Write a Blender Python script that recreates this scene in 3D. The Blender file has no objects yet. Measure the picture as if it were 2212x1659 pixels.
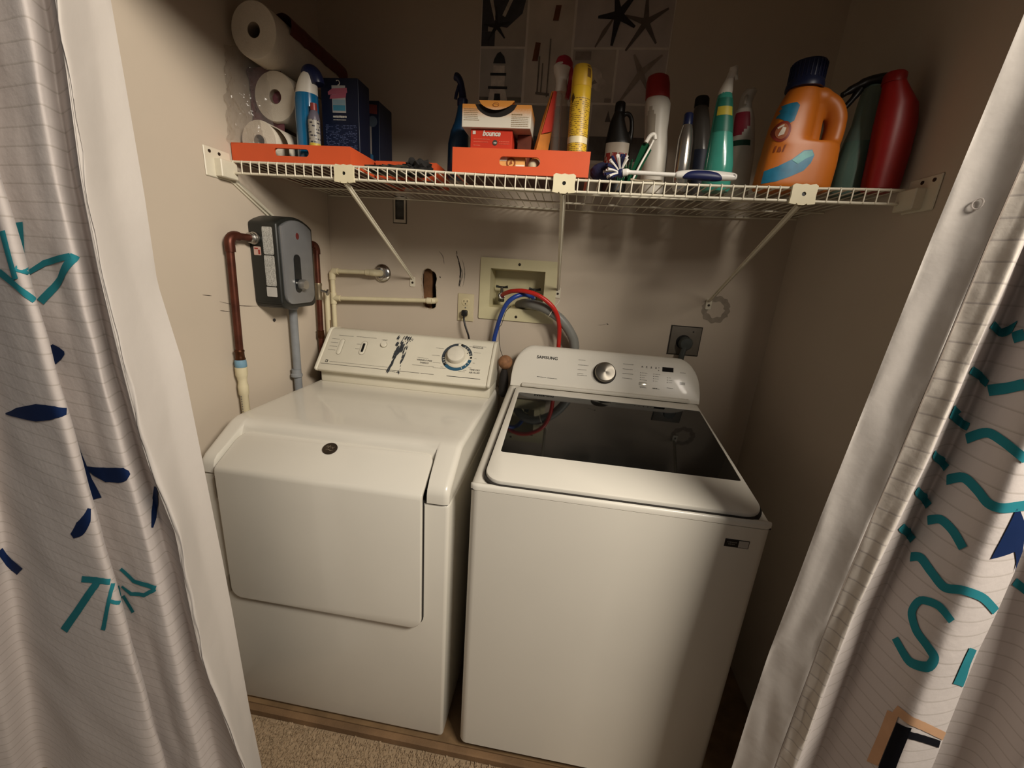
import bpy, bmesh, math, random
from mathutils import Vector, Matrix, noise
from mathutils.bvhtree import BVHTree
random.seed(7)
C = bpy.context.scene.collection
S = bpy.context.scene
PI = math.pi

# ------------------------------------------------------------------ camera, world, lights, exposure
cam_d = bpy.data.cameras.new('camera'); cam = bpy.data.objects.new('camera', cam_d); C.objects.link(cam); S.camera = cam
CYAW, CPITCH, CROLL, CF = -0.1182641, 0.2762357, 0.0708151, 863.12616
cf = Vector((math.sin(CYAW)*math.cos(CPITCH), math.cos(CYAW)*math.cos(CPITCH), -math.sin(CPITCH)))
cr_ = Vector((math.cos(CYAW), -math.sin(CYAW), 0)); cu = cr_.cross(cf)
r2 = cr_*math.cos(CROLL)+cu*math.sin(CROLL); u2 = -cr_*math.sin(CROLL)+cu*math.cos(CROLL)
m = Matrix.Identity(4)
for i in range(3):
    m[i][0] = r2[i]; m[i][1] = u2[i]; m[i][2] = -cf[i]
m.translation = Vector((0.932820, -1.603364, 1.415808))
cam.matrix_world = m
cam_d.sensor_width = 36; cam_d.sensor_fit = 'HORIZONTAL'; cam_d.lens = CF/2212*36; cam_d.clip_start = 0.02

w = bpy.data.worlds.new('world'); S.world = w; w.use_nodes = True
bgn = w.node_tree.nodes['Background']; bgn.inputs[0].default_value = (1.0, 0.955, 0.935, 1); bgn.inputs[1].default_value = 0.088

def area(name, loc, target, size, power, col, shape='DISK', size_y=None):
    l = bpy.data.lights.new(name, 'AREA'); l.energy = power; l.color = col; l.shape = shape; l.size = size
    if size_y: l.size_y = size_y
    o = bpy.data.objects.new(name, l); C.objects.link(o); o.location = loc
    o.rotation_euler = (Vector(target)-Vector(loc)).to_track_quat('-Z', 'Y').to_euler()
    return o
# a long warm lamp bar high in the hall, behind the camera to the right
area('hall_lamp_bar', (2.08, -1.85, 2.42), (1.15, -0.60, 2.10), 0.75, 70, (1.0, 0.91, 0.785), 'RECTANGLE', .46)

S.view_settings.view_transform = 'Standard'; S.view_settings.look = 'None'
S.view_settings.exposure = 0.0; S.view_settings.gamma = 1.0; S.view_settings.use_curve_mapping = False

# ------------------------------------------------------------------ materials
def lin(h):
    h = h.lstrip('#'); v = [int(h[i:i+2], 16)/255 for i in (0, 2, 4)]
    return tuple((x/12.92 if x <= .04045 else ((x+.055)/1.055)**2.4) for x in v)+(1,)
MATS = {}
def mat(name, col, rough=.5, metal=0, noise_amt=.06, scale=30, bump=0, bscale=200, spec=.5, trans=0, alpha=1, coat=0, ior=1.45, emit=0):
    if name in MATS: return MATS[name]
    mt = bpy.data.materials.new(name); mt.use_nodes = True; nt = mt.node_tree
    b = nt.nodes['Principled BSDF']; c = lin(col)
    b.inputs['Roughness'].default_value = rough; b.inputs['Metallic'].default_value = metal
    b.inputs['Specular IOR Level'].default_value = spec; b.inputs['Transmission Weight'].default_value = trans
    b.inputs['Alpha'].default_value = alpha; b.inputs['IOR'].default_value = ior; b.inputs['Coat Weight'].default_value = coat
    tc = nt.nodes.new('ShaderNodeTexCoord'); nz = nt.nodes.new('ShaderNodeTexNoise'); nz.inputs['Scale'].default_value = scale
    nz.inputs['Detail'].default_value = 4
    nt.links.new(tc.outputs['Object'], nz.inputs['Vector'])
    rp = nt.nodes.new('ShaderNodeValToRGB')
    d = noise_amt
    rp.color_ramp.elements[0].position = .3; rp.color_ramp.elements[1].position = .7
    rp.color_ramp.elements[0].color = tuple(x*(1-d) for x in c[:3])+(1,)
    rp.color_ramp.elements[1].color = tuple(min(1, x*(1+d)) for x in c[:3])+(1,)
    nt.links.new(nz.outputs['Fac'], rp.inputs['Fac']); nt.links.new(rp.outputs['Color'], b.inputs['Base Color'])
    if bump:
        n2 = nt.nodes.new('ShaderNodeTexNoise'); n2.inputs['Scale'].default_value = bscale; n2.inputs['Detail'].default_value = 3
        nt.links.new(tc.outputs['Object'], n2.inputs['Vector'])
        bp = nt.nodes.new('ShaderNodeBump'); bp.inputs['Strength'].default_value = bump; bp.inputs['Distance'].default_value = .002
        nt.links.new(n2.outputs['Fac'], bp.inputs['Height']); nt.links.new(bp.outputs['Normal'], b.inputs['Normal'])
    MATS[name] = mt
    return mt
def print_mat(name, bg, ink, bw=.12, rh=.05, dens=.5, rough=.45):
    """flat print: rows of fine dashes of ink on a ground, laid out in the patch's own UV"""
    if name in MATS: return MATS[name]
    mt = bpy.data.materials.new(name); mt.use_nodes = True; nt = mt.node_tree; b = nt.nodes['Principled BSDF']
    b.inputs['Roughness'].default_value = rough
    uv = nt.nodes.new('ShaderNodeUVMap'); br = nt.nodes.new('ShaderNodeTexBrick')
    br.inputs['Scale'].default_value = 1; br.inputs['Brick Width'].default_value = bw; br.inputs['Row Height'].default_value = rh
    br.inputs['Mortar Size'].default_value = rh*.28; br.inputs['Color1'].default_value = (1, 1, 1, 1); br.inputs['Color2'].default_value = (0, 0, 0, 1)
    br.inputs['Mortar'].default_value = (0, 0, 0, 1); br.offset = .37; br.squash = .6; br.squash_frequency = 3
    nt.links.new(uv.outputs['UV'], br.inputs['Vector'])
    st = nt.nodes.new('ShaderNodeMath'); st.operation = 'GREATER_THAN'; st.inputs[1].default_value = 1-dens
    nt.links.new(br.outputs['Color'], st.inputs[0])
    mx = nt.nodes.new('ShaderNodeMix'); mx.data_type = 'RGBA'
    mx.inputs[6].default_value = lin(bg); mx.inputs[7].default_value = lin(ink)
    nt.links.new(st.outputs[0], mx.inputs[0]); nt.links.new(mx.outputs[2], b.inputs['Base Color'])
    MATS[name] = mt
    return mt
def clear_mat(name, tint, fac=.75, rough=.05):
    """thin clear plastic: part see-through, part glossy"""
    if name in MATS: return MATS[name]
    mt = bpy.data.materials.new(name); mt.use_nodes = True; nt = mt.node_tree; b = nt.nodes['Principled BSDF']
    b.inputs['Base Color'].default_value = lin(tint); b.inputs['Roughness'].default_value = rough; b.inputs['Specular IOR Level'].default_value = .8
    tr = nt.nodes.new('ShaderNodeBsdfTransparent'); tr.inputs[0].default_value = tuple(.5+.5*x for x in lin(tint)[:3])+(1,)
    mx = nt.nodes.new('ShaderNodeMixShader'); mx.inputs[0].default_value = fac
    out = nt.nodes['Material Output']
    nt.links.new(b.outputs[0], mx.inputs[1]); nt.links.new(tr.outputs[0], mx.inputs[2]); nt.links.new(mx.outputs[0], out.inputs[0])
    MATS[name] = mt
    return mt

# ------------------------------------------------------------------ mesh helpers
STUFFN = {'small_print','indicator','scrape','scuff_mark','pencil_line','dial_tick','dial_mark','panel_line','emblem','torn_paper','glass_bottle','cork','driftwood','dark_corner','lighthouse_tower','lighthouse_roof','shell','shell_shade','dark_sea'}
def obj(name, bm, m, parent=None, smooth=35, loc=None, kind=None, label=None, group=None):
    """link one bmesh (drawn in world metres) as ONE object; its origin is its thing's base"""
    if name in STUFFN: kind = kind or 'stuff'
    root = parent
    while root is not None and root.parent is not None: root = root.parent
    base = root.location if root is not None else Vector(loc or (0, 0, 0))
    bmesh.ops.recalc_face_normals(bm, faces=bm.faces[:]) if not getattr(bm, '_keep', False) else None
    bmesh.ops.translate(bm, verts=bm.verts[:], vec=-Vector(base))
    me = bpy.data.meshes.new(name); bm.to_mesh(me); bm.free()
    for mm in (m if isinstance(m, (list, tuple)) else [m]): me.materials.append(mm)
    if smooth:
        me.shade_smooth(); me.set_sharp_from_angle(angle=math.radians(smooth))
    o = bpy.data.objects.new(name, me); C.objects.link(o)
    if parent is not None: o.parent = parent
    elif loc: o.location = loc
    if kind: o['kind'] = kind
    if label: o['label'] = label
    if group: o['group'] = group
    return o
def thing(name, label, cat, loc, group=None):
    o = bpy.data.objects.new(name, None); C.objects.link(o); o.location = loc; o.empty_display_size = .05
    o['label'] = label; o['category'] = cat
    if group: o['group'] = group
    return o
def tag(o, label, cat, group=None):
    o['label'] = label; o['category'] = cat
    if group: o['group'] = group
    return o
def copy_tree(o, parent=None):
    c = o.copy(); C.objects.link(c); c.parent = parent
    for ch in list(o.children): copy_tree(ch, c)
    return c
def BM(): return bmesh.new()
def box(bm, x0, x1, y0, y1, z0, z1, bev=0, seg=2, edges=None):
    r = bmesh.ops.create_cube(bm, size=1); vs = r['verts']
    for v in vs: v.co = Vector(((x0+x1)/2+v.co.x*(x1-x0), (y0+y1)/2+v.co.y*(y1-y0), (z0+z1)/2+v.co.z*(z1-z0)))
    if bev:
        es = set(e for v in vs for e in v.link_edges)
        if edges: es = [e for e in es if edges(e)]
        bmesh.ops.bevel(bm, geom=list(es), offset=bev, segments=seg, profile=.5, affect='EDGES')
    return bm
def vertical(e): return abs(e.verts[0].co.z-e.verts[1].co.z) > 1e-5
def lathe(bm, prof, cx=0, cy=0, cz=0, seg=24, axis=None, sx=1, sy=1, cap=True):
    """prof: list of (radius, height); axis: direction of the height"""
    q = Vector((0, 0, 1)).rotation_difference(Vector(axis)) if axis else None
    rings = []
    for r, h in prof:
        ring = []
        for k in range(seg):
            a = 2*PI*k/seg; p = Vector((r*math.cos(a)*sx, r*math.sin(a)*sy, h))
            if q: p = q @ p
            ring.append(bm.verts.new((cx+p.x, cy+p.y, cz+p.z)))
        rings.append(ring)
    for a, b in zip(rings, rings[1:]):
        for k in range(seg): bm.faces.new((a[k], a[(k+1) % seg], b[(k+1) % seg], b[k]))
    if cap:
        bm.faces.new(rings[0][::-1])
        if len(rings) > 1: bm.faces.new(rings[-1])
    return bm
def loft(bm, secs, seg=28, cap=True, power=2.0):
    """secs: (z, cx, cy, rx, ry[, power]) stacked super-ellipse sections"""
    rings = []
    for s in secs:
        z, x, y, rx, ry = s[:5]; pw = s[5] if len(s) > 5 else power
        ring = []
        for k in range(seg):
            a = 2*PI*k/seg; ca, sa = math.cos(a), math.sin(a)
            ring.append(bm.verts.new((x+rx*math.copysign(abs(ca)**(2/pw), ca), y+ry*math.copysign(abs(sa)**(2/pw), sa), z)))
        rings.append(ring)
    for a, b in zip(rings, rings[1:]):
        for k in range(seg): bm.faces.new((a[k], a[(k+1) % seg], b[(k+1) % seg], b[k]))
    if cap:
        bm.faces.new(rings[0][::-1]); bm.faces.new(rings[-1])
    return bm
def sec_at(secs, z):
    for a, b in zip(secs, secs[1:]):
        if a[0] <= z <= b[0]:
            t = (z-a[0])/max(1e-9, b[0]-a[0]); A = list(a)+([2.0] if len(a) < 6 else []); B = list(b)+([2.0] if len(b) < 6 else [])
            return [A[i]+(B[i]-A[i])*t for i in range(6)]
    a = secs[-1] if z > secs[-1][0] else secs[0]
    return list(a)+([2.0] if len(a) < 6 else [])
def patch(secs, z0, z1, a0, a1, off=.0008, nz=6, na=12, shape=None):
    """a label wrapped round part of a lofted body, with UVs; shape(u,v)->bool keeps faces inside an outline"""
    bm = BM(); uvl = bm.loops.layers.uv.new('UVMap'); g = []
    for i in range(nz+1):
        z = z0+(z1-z0)*i/nz; s = sec_at(secs, z); row = []
        for k in range(na+1):
            a = math.radians(a0+(a1-a0)*k/na); ca, sa = math.cos(a), math.sin(a); pw = s[5]
            row.append(bm.verts.new((s[1]+(s[3]+off)*math.copysign(abs(ca)**(2/pw), ca), s[2]+(s[4]+off)*math.copysign(abs(sa)**(2/pw), sa), z)))
        g.append(row)
    for i in range(nz):
        for k in range(na):
            if shape and not shape((k+.5)/na, (i+.5)/nz): continue
            f = bm.faces.new((g[i][k], g[i][k+1], g[i+1][k+1], g[i+1][k]))
            for l, (u, v) in zip(f.loops, ((k, i), (k+1, i), (k+1, i+1), (k, i+1))): l[uvl].uv = (u/na, v/nz)
    loose = [v for v in bm.verts if not v.link_faces]
    bmesh.ops.delete(bm, geom=loose, context='VERTS')
    return bm
def spline(pts, k=8):
    P = [Vector(p) for p in pts]; out = []
    g = lambda j: P[min(max(j, 0), len(P)-1)]
    for i in range(len(P)-1):
        a, b, c, d = g(i-1), g(i), g(i+1), g(i+2)
        for q in range(k):
            t = q/k
            out.append(.5*((2*b)+(c-a)*t+(2*a-5*b+4*c-d)*t*t+(3*b-a-3*c+d)*t**3))
    out.append(P[-1])
    return out
def tube(bm, pts, r, seg=10, cap=True, flat=1.0, rfun=None):
    P = [Vector(p) for p in pts]; rings = []; n = None
    for i, p in enumerate(P):
        t = (P[min(i+1, len(P)-1)]-P[max(i-1, 0)]).normalized()
        if n is None: n = t.orthogonal().normalized()
        else: n = (n-t*n.dot(t)).normalized()
        b = t.cross(n); rr = rfun(i/(len(P)-1)) if rfun else (r[i] if isinstance(r, (list, tuple)) else r)
        rings.append([bm.verts.new(p+(n*math.cos(2*PI*k/seg)+b*math.sin(2*PI*k/seg)*flat)*rr) for k in range(seg)])
    for a, b in zip(rings, rings[1:]):
        for k in range(seg): bm.faces.new((a[k], a[(k+1) % seg], b[(k+1) % seg], b[k]))
    if cap:
        bm.faces.new(rings[0][::-1]); bm.faces.new(rings[-1])
    return bm
def prism(bm, poly, axis, a, b, bev=0, seg=2):
    """polygon extruded along an axis. axis x: poly=(y,z); y: poly=(x,z); z: poly=(x,y)"""
    def P(p, t): return {'x': (t, p[0], p[1]), 'y': (p[0], t, p[1]), 'z': (p[0], p[1], t)}[axis]
    A = [bm.verts.new(P(p, a)) for p in poly]; B = [bm.verts.new(P(p, b)) for p in poly]; n = len(poly); fs = []
    fs.append(bm.faces.new(A)); fs.append(bm.faces.new(B[::-1]))
    for i in range(n): fs.append(bm.faces.new((A[i], A[(i+1) % n], B[(i+1) % n], B[i])))
    if bev:
        bmesh.ops.recalc_face_normals(bm, faces=fs)
        es = set(e for f in fs for e in f.edges)
        bmesh.ops.bevel(bm, geom=list(es), offset=bev, segments=seg, profile=.5, affect='EDGES')
    return bm
def rrect(x0, x1, y0, y1, r, seg=5):
    out = []
    for cx, cy, a0 in ((x1-r, y1-r, 0), (x0+r, y1-r, 90), (x0+r, y0+r, 180), (x1-r, y0+r, 270)):
        for k in range(seg+1):
            a = math.radians(a0+90*k/seg); out.append((cx+r*math.cos(a), cy+r*math.sin(a)))
    return out
def holed(bm, outer, holes, fmap):
    """flat polygon with holes; fmap maps 2-D to 3-D"""
    es = []
    for loop in [outer]+holes:
        vs = [bm.verts.new(fmap(p)) for p in loop]
        for i in range(len(vs)): es.append(bm.edges.new((vs[i], vs[(i+1) % len(vs)])))
    bmesh.ops.triangle_fill(bm, use_beauty=True, use_dissolve=False, edges=es)
    return bm
def thicken(bm, vec):
    r = bmesh.ops.extrude_face_region(bm, geom=bm.faces[:])
    bmesh.ops.translate(bm, verts=[g for g in r['geom'] if isinstance(g, bmesh.types.BMVert)], vec=Vector(vec))
    bmesh.ops.recalc_face_normals(bm, faces=bm.faces[:])
    return bm
class Frame:
    """a flat face in space: origin, u axis, v axis, outward normal"""
    def __init__(s, o, u, v, n=None):
        s.o = Vector(o); s.u = Vector(u).normalized(); s.v = Vector(v).normalized(); s.n = Vector(n).normalized() if n else s.u.cross(s.v).normalized()
    def p(s, a, b, h=0): return s.o+s.u*a+s.v*b+s.n*h
def decal(bm, fr, poly, h=.0006, th=0.0004):
    """thin print or plate lying on a frame"""
    A = [bm.verts.new(fr.p(x, y, h)) for x, y in poly]; bm.faces.new(A)
    if th:
        B = [bm.verts.new(fr.p(x, y, h-th)) for x, y in poly]; bm.faces.new(B[::-1])
        for i in range(len(poly)): bm.faces.new((A[i], B[i], B[(i+1) % len(poly)], A[(i+1) % len(poly)]))
    return bm
def rect(x0, x1, y0, y1): return [(x0, y0), (x1, y0), (x1, y1), (x0, y1)]
def circ(cx, cy, r, n=20, ry=None): return [(cx+r*math.cos(2*PI*k/n), cy+(ry or r)*math.sin(2*PI*k/n)) for k in range(n)]
def ringdecal(bm, fr, cx, cy, r0, r1, a0=0, a1=360, n=32, h=.0006):
    A = []; B = []
    for k in range(n+1):
        a = math.radians(a0+(a1-a0)*k/n)
        A.append(bm.verts.new(fr.p(cx+r0*math.cos(a), cy+r0*math.sin(a), h))); B.append(bm.verts.new(fr.p(cx+r1*math.cos(a), cy+r1*math.sin(a), h)))
    for k in range(n): bm.faces.new((A[k], B[k], B[k+1], A[k+1]))
    return bm
def plate(bm, fr, poly, h0, h1, bev=0, seg=2):
    A = [bm.verts.new(fr.p(x, y, h0)) for x, y in poly]; B = [bm.verts.new(fr.p(x, y, h1)) for x, y in poly]; n = len(poly)
    top = bm.faces.new(B); fs = [bm.faces.new(A[::-1]), top]
    for i in range(n): fs.append(bm.faces.new((A[i], A[(i+1) % n], B[(i+1) % n], B[i])))
    if bev: bmesh.ops.bevel(bm, geom=list(top.edges), offset=bev, segments=seg, profile=.5, affect='EDGES')
    return bm
def text(name, s, fr, x, y, size, m, parent, align='LEFT', h=.0008, extrude=.0002, shear=0, bold=0, spacing=1.0, label=None, sx=1.0, dbl=0):
    cu_ = bpy.data.curves.new(name, 'FONT'); cu_.body = s; cu_.size = size; cu_.align_x = align; cu_.extrude = extrude; cu_.shear = shear
    cu_.offset = bold; cu_.space_character = spacing; cu_.resolution_u = 3
    t = bpy.data.objects.new(name+'_tmp', cu_); C.objects.link(t)
    me = bpy.data.meshes.new_from_object(t.evaluated_get(bpy.context.evaluated_depsgraph_get()))
    bpy.data.objects.remove(t); bpy.data.curves.remove(cu_)
    bm = BM(); bm.from_mesh(me); bpy.data.meshes.remove(me)
    if dbl:
        g = bmesh.ops.duplicate(bm, geom=bm.verts[:]+bm.edges[:]+bm.faces[:])['geom']
        bmesh.ops.translate(bm, verts=[v for v in g if isinstance(v, bmesh.types.BMVert)], vec=(dbl, 0, .00012))
    for v in bm.verts: v.co = fr.p(x+v.co.x*sx, y+v.co.y, h+v.co.z)
    return obj(name, bm, m, parent, smooth=0, label=label)
def dashes(bm, fr, x0, x1, y, hgt=.002, h=.0006, gap=.25):
    """unreadable small lettering: a row of tiny ink dashes"""
    x = x0
    while x < x1-.0005:
        L = min(random.uniform(.0016, .0042), x1-x); decal(bm, fr, rect(x, x+L, y-hgt/2*random.uniform(.7, 1), y+hgt/2*random.uniform(.7, 1)), h, 0); x += L+.0009
    return bm
def remesh(o, vox, smooth_it=6, fac=.5):
    md = o.modifiers.new('r', 'REMESH'); md.mode = 'VOXEL'; md.voxel_size = vox
    ms = o.modifiers.new('s', 'SMOOTH'); ms.iterations = smooth_it; ms.factor = fac
    me = bpy.data.meshes.new_from_object(o.evaluated_get(bpy.context.evaluated_depsgraph_get()))
    o.modifiers.clear(); old = o.data; o.data = me; me.name = old.name; bpy.data.meshes.remove(old); me.shade_smooth()
    return o
# ------------------------------------------------------------------ the setting
XL, XR = -0.045, 1.693
WALL = mat('wall_paint', '#c0b3a2', .65, noise_amt=.035, scale=3, bump=.08, bscale=60, spec=.25)
def struct(name, bm, m, parent=None, smooth=0, kind='structure'):
    o = obj(name, bm, m, parent, smooth)
    if parent is None: o['kind'] = kind
    return o
HOLE = [(.352, 1.262), (.350, 1.30), (.346, 1.345), (.347, 1.375), (.353, 1.392), (.366, 1.400), (.381, 1.399), (.389, 1.392), (.398, 1.389), (.405, 1.380), (.409, 1.362), (.404, 1.340), (.407, 1.31), (.408, 1.268), (.405, 1.250), (.392, 1.242), (.372, 1.243), (.358, 1.250)]
bm = BM()
holed(bm, rect(XL-.1, XR+.1, 0, 2.5), [rect(.626, .844, 1.268, 1.421), HOLE, rect(.236, .276, 1.572, 1.652)], lambda p: (p[0], 0, p[1]))
thicken(bm, (0, .013, 0)); wall_back = struct('wall_back', bm, WALL)
bm = BM(); box(bm, XL-.1, XL, -.9, 0, 0, 2.5); wall_left = struct('wall_left', bm, WALL)
bm = BM(); box(bm, XR, XR+.1, -.9, 0, 0, 2.5); struct('wall_right', bm, WALL)
bm = BM(); box(bm, -1.9, XL-.1, -.9, -.8, 0, 2.5); box(bm, XR+.1, 3.6, -.9, -.8, 0, 2.5); box(bm, XL-.1, XR+.1, -.9, -.8, 2.01, 2.5)
struct('wall_front', bm, WALL)
bm = BM(); box(bm, XL-.1, XR+.1, -.9, .013, 2.5, 2.6); struct('ceiling', bm, WALL)
CARP = mat('carpet', '#a38d72', .95, noise_amt=.10, scale=160, bump=.35, bscale=500, spec=.1)
bm = BM(); box(bm, -1.9, 3.6, -3.6, .1, -.1, 0); floor = struct('floor', bm, CARP)
# carpet pile: short tufts where the photo shows the carpet
bm = BM()
for i in range(7000):
    x = random.uniform(-.05, 1.0); y = random.uniform(-1.02, -.779); h = random.uniform(.003, .006); r = random.uniform(.0036, .0056)
    dx, dy = random.uniform(-.003, .003), random.uniform(-.003, .003)
    a = [bm.verts.new((x+r*math.cos(t), y+r*math.sin(t), -.0005)) for t in (0, 2.1, 4.2)]; b = [bm.verts.new((x+dx+r*.7*math.cos(t), y+dy+r*.7*math.sin(t), h)) for t in (0, 2.1, 4.2)]
    for k in range(3): bm.faces.new((a[k], a[(k+1) % 3], b[(k+1) % 3], b[k]))
    bm.faces.new(b)
o = obj('carpet_pile', bm, CARP, floor, smooth=60, kind='stuff')
# wood platform the machines stand on
WOOD = mat('raw_wood', '#7f6546', .8, noise_amt=.25, scale=14, bump=.3, bscale=60)
o = thing('wooden_platform', 'low raw wooden board platform under the two laundry machines on the carpet', 'platform', (.82, -.4, 0))
bm = BM(); box(bm, XL, XR, -.756, 0, 0, .0255); obj('platform_top', bm, WOOD, o, 0)
bm = BM(); box(bm, XL, XR, -.776, -.756, 0, .0258, .003, 1); obj('front_board', bm, mat('edge_wood', '#7d6144', .75, noise_amt=.3, scale=9, bump=.3), o)

# back-wall cavities, marks and scuffs
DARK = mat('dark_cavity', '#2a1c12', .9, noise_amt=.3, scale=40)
STUD = mat('stud_wood', '#6b4a2e', .85, noise_amt=.35, scale=25, bump=.4)
FB = Frame((0, 0, 0), (1, 0, 0), (0, 0, 1), (0, -1, 0))
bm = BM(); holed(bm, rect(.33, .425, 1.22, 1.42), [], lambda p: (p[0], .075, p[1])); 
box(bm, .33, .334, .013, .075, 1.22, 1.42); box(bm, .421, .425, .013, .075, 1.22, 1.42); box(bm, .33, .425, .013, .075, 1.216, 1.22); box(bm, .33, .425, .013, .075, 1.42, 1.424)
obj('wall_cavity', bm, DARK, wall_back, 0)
bm = BM(); box(bm, .346, .382, .022, .06, 1.22, 1.42); obj('stud', bm, STUD, wall_back, 0)
bm = BM(); random.seed(3)
for i, (x, z) in enumerate(HOLE):                                   # ragged torn paper rim
    x2, z2 = HOLE[(i+1) % len(HOLE)]
    for t in (.1, .5):
        px, pz = x+(x2-x)*t, z+(z2-z)*t; d = Vector((px-.378, 0, pz-1.32)).normalized(); e = random.uniform(.002, .005)
        A = bm.verts.new((px, -.0012, pz)); B = bm.verts.new((px+d.x*e+(x2-x)*.3, -.0006, pz+d.z*e+(z2-z)*.3)); D_ = bm.verts.new((x2*.6+px*.4, -.0004, z2*.6+pz*.4)); bm.faces.new((A, B, D_))
obj('torn_paper', bm, mat('torn_paper', '#a8997f', .9), wall_back, 0)
INK = mat('scuff_black', '#2b2623', .8, noise_amt=.3, scale=60); GREYSC = mat('scuff_grey', '#7b7368', .8, noise_amt=.2); PENC = mat('pencil', '#4a4038', .8)
def scuff(bm, fr, pts, wd, h=.0005):
    P = spline([(x, y, 0) for x, y in pts], 6); L = []; R_ = []
    for i, p in enumerate(P):
        t = (P[min(i+1, len(P)-1)]-P[max(i-1, 0)]).normalized(); n = Vector((-t.y, t.x, 0)); ww = wd*math.sin(PI*(i+.35)/(len(P)-.3))*random.uniform(.6, 1.1)/2
        L.append(bm.verts.new(fr.p(p.x+n.x*ww, p.y+n.y*ww, h))); R_.append(bm.verts.new(fr.p(p.x-n.x*ww, p.y-n.y*ww, h)))
    for i in range(len(P)-1): bm.faces.new((L[i], R_[i], R_[i+1], L[i+1]))
bm = BM()
scuff(bm, FB, [(.484, 1.466), (.494, 1.445), (.504, 1.409), (.505, 1.375), (.498, 1.336)], .006); scuff(bm, FB, [(.487, 1.475), (.489, 1.462)], .004)
scuff(bm, FB, [(.500, 1.385), (.506, 1.36), (.503, 1.345), (.506, 1.338)], .004); scuff(bm, FB, [(.421, 1.374), (.424, 1.366)], .005)
scuff(bm, FB, [(1.097, 1.241), (1.104, 1.239)], .004)
obj('scuff_mark', bm, INK, wall_back, 0, label='dark curved scuff marks above the outlet')
bm = BM()
scuff(bm, FB, [(.510, 1.445), (.521, 1.41), (.522, 1.37), (.516, 1.34)], .004); scuff(bm, FB, [(.495, 1.43), (.512, 1.395), (.510, 1.36)], .006)
scuff(bm, FB, [(.415, 1.47), (.432, 1.45), (.438, 1.42)], .004); scuff(bm, FB, [(1.062, 1.233), (1.08, 1.235), (1.098, 1.241)], .002)
obj('scuff_mark', bm, GREYSC, wall_back, 0, label='faint grey scuff marks')
bm = BM(); ringdecal(bm, FB, 1.487, 1.327, .030, .050, 0, 360, 40, .0004)
for v in bm.verts: v.co.x += .003*math.sin(v.co.z*300); v.co.z += .003*math.cos(v.co.x*210)
obj('patch_ring', bm, mat('ring_plaster', '#94897a', .8, noise_amt=.12, scale=50), wall_back, 0, label='darker ring left round the strut foot')  # own tone of the patched plaster ring
bm = BM()
FLW = Frame((XL, 0, 0), (0, 1, 0), (0, 0, 1), (1, 0, 0))
scuff(bm, FLW, [(-.568, 1.274), (-.52, 1.262), (-.47, 1.254), (-.42, 1.250)], .0028); scuff(bm, FLW, [(-.62, 1.295), (-.59, 1.291)], .002); scuff(bm, FLW, [(-.57, 1.249), (-.535, 1.242)], .002)
obj('pencil_line', bm, PENC, wall_left, 0)
bm = BM(); lathe(bm, [(.004, 0), (.0055, .004), (.003, .006)], XL, -.359, 1.199, 10, (1, 0, 0)); obj('wall_anchor', bm, INK, wall_left)

# ------------------------------------------------------------------ shared materials
WHITE = mat('white_enamel', '#ddd8cc', .30, noise_amt=.015, scale=5, coat=.08)
WHITE_D = mat('dryer_enamel', '#d9d4c8', .22, noise_amt=.02, scale=5, coat=.35)
CREAM = mat('cream_plastic', '#d9d3c1', .4, noise_amt=.03, scale=12)
BLACKP = mat('black_plastic', '#141312', .4)
CHROME = mat('chrome', '#c9c6c0', .18, 1.0)
STEEL = mat('brushed_steel', '#b9b6b0', .32, 1.0, noise_amt=.1)
GREYTXT = mat('grey_print', '#77736c', .6); BLKTXT = mat('black_print', '#17140f', .5)
SHADOWGAP = mat('dark_gap', '#2a2622', .8)

# ------------------------------------------------------------------ washer
wx0, wx1, wyf = .7495, 1.4355, -.768
t = thing('washing_machine', 'white top-loading washing machine with dark glass lid, right of the dryer', 'washing machine', (1.0925, -.42, .026))
bm = BM(); box(bm, wx0, wx1, wyf, -.07, .062, .9035, .022, 4, vertical); obj('cabinet', bm, WHITE, t)
for x in (wx0+.06, wx1-.06):
    for y in (wyf+.07, -.15): obj('foot', lathe(BM(), [(.02, .026), (.02, .034), (.008, .036), (.008, .064)], x, y, 0, 12), BLACKP, t)
# top frame: side profile rises to the back, rounded edges, shallow seat for the lid
def hull_loft(bm, xs, prof):
    rings = [[bm.verts.new((x, y, z)) for y, z in prof(x)] for x in xs]
    n = len(rings[0])
    for a, b in zip(rings, rings[1:]):
        for i in range(n): bm.faces.new((a[i], a[(i+1) % n], b[(i+1) % n], b[i]))
    bm.faces.new(rings[0][::-1]); bm.faces.new(rings[-1])
def topprof(x):
    e = min(x-wx0, wx1-x); k = min(1, e/.022); d = .017*(1-math.sqrt(max(0, 1-(1-k)**2)))
    fr_ = .012*(1-math.sqrt(max(0, 1-(1-k)**2)))
    return [(wyf+fr_, .905), (wyf+fr_, .914-d*.1), (wyf+.002+fr_, .9185-d*.2), (wyf+.006+fr_, .9208-d*.3), (-.7565+fr_*.3, .9200-d*.3), (-.752+fr_*.3, .9145-d*.35), (-.22, .9965-d), (-.165, 1.004-d), (-.07, 1.005-d), (-.07, .905)]
bm = BM(); hull_loft(bm, [wx0, wx0+.001, wx0+.004, wx0+.008, wx0+.014, wx0+.018, wx0+.022, 1.09, wx1-.022, wx1-.018, wx1-.014, wx1-.008, wx1-.004, wx1-.001, wx1], topprof)
obj('top_frame', bm, WHITE, t, 50)
bm = BM(); box(bm, wx0+.004, wx1-.004, wyf+.003, -.08, .9035, .9065); obj('frame_seam', bm, SHADOWGAP, t, 0)
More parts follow.
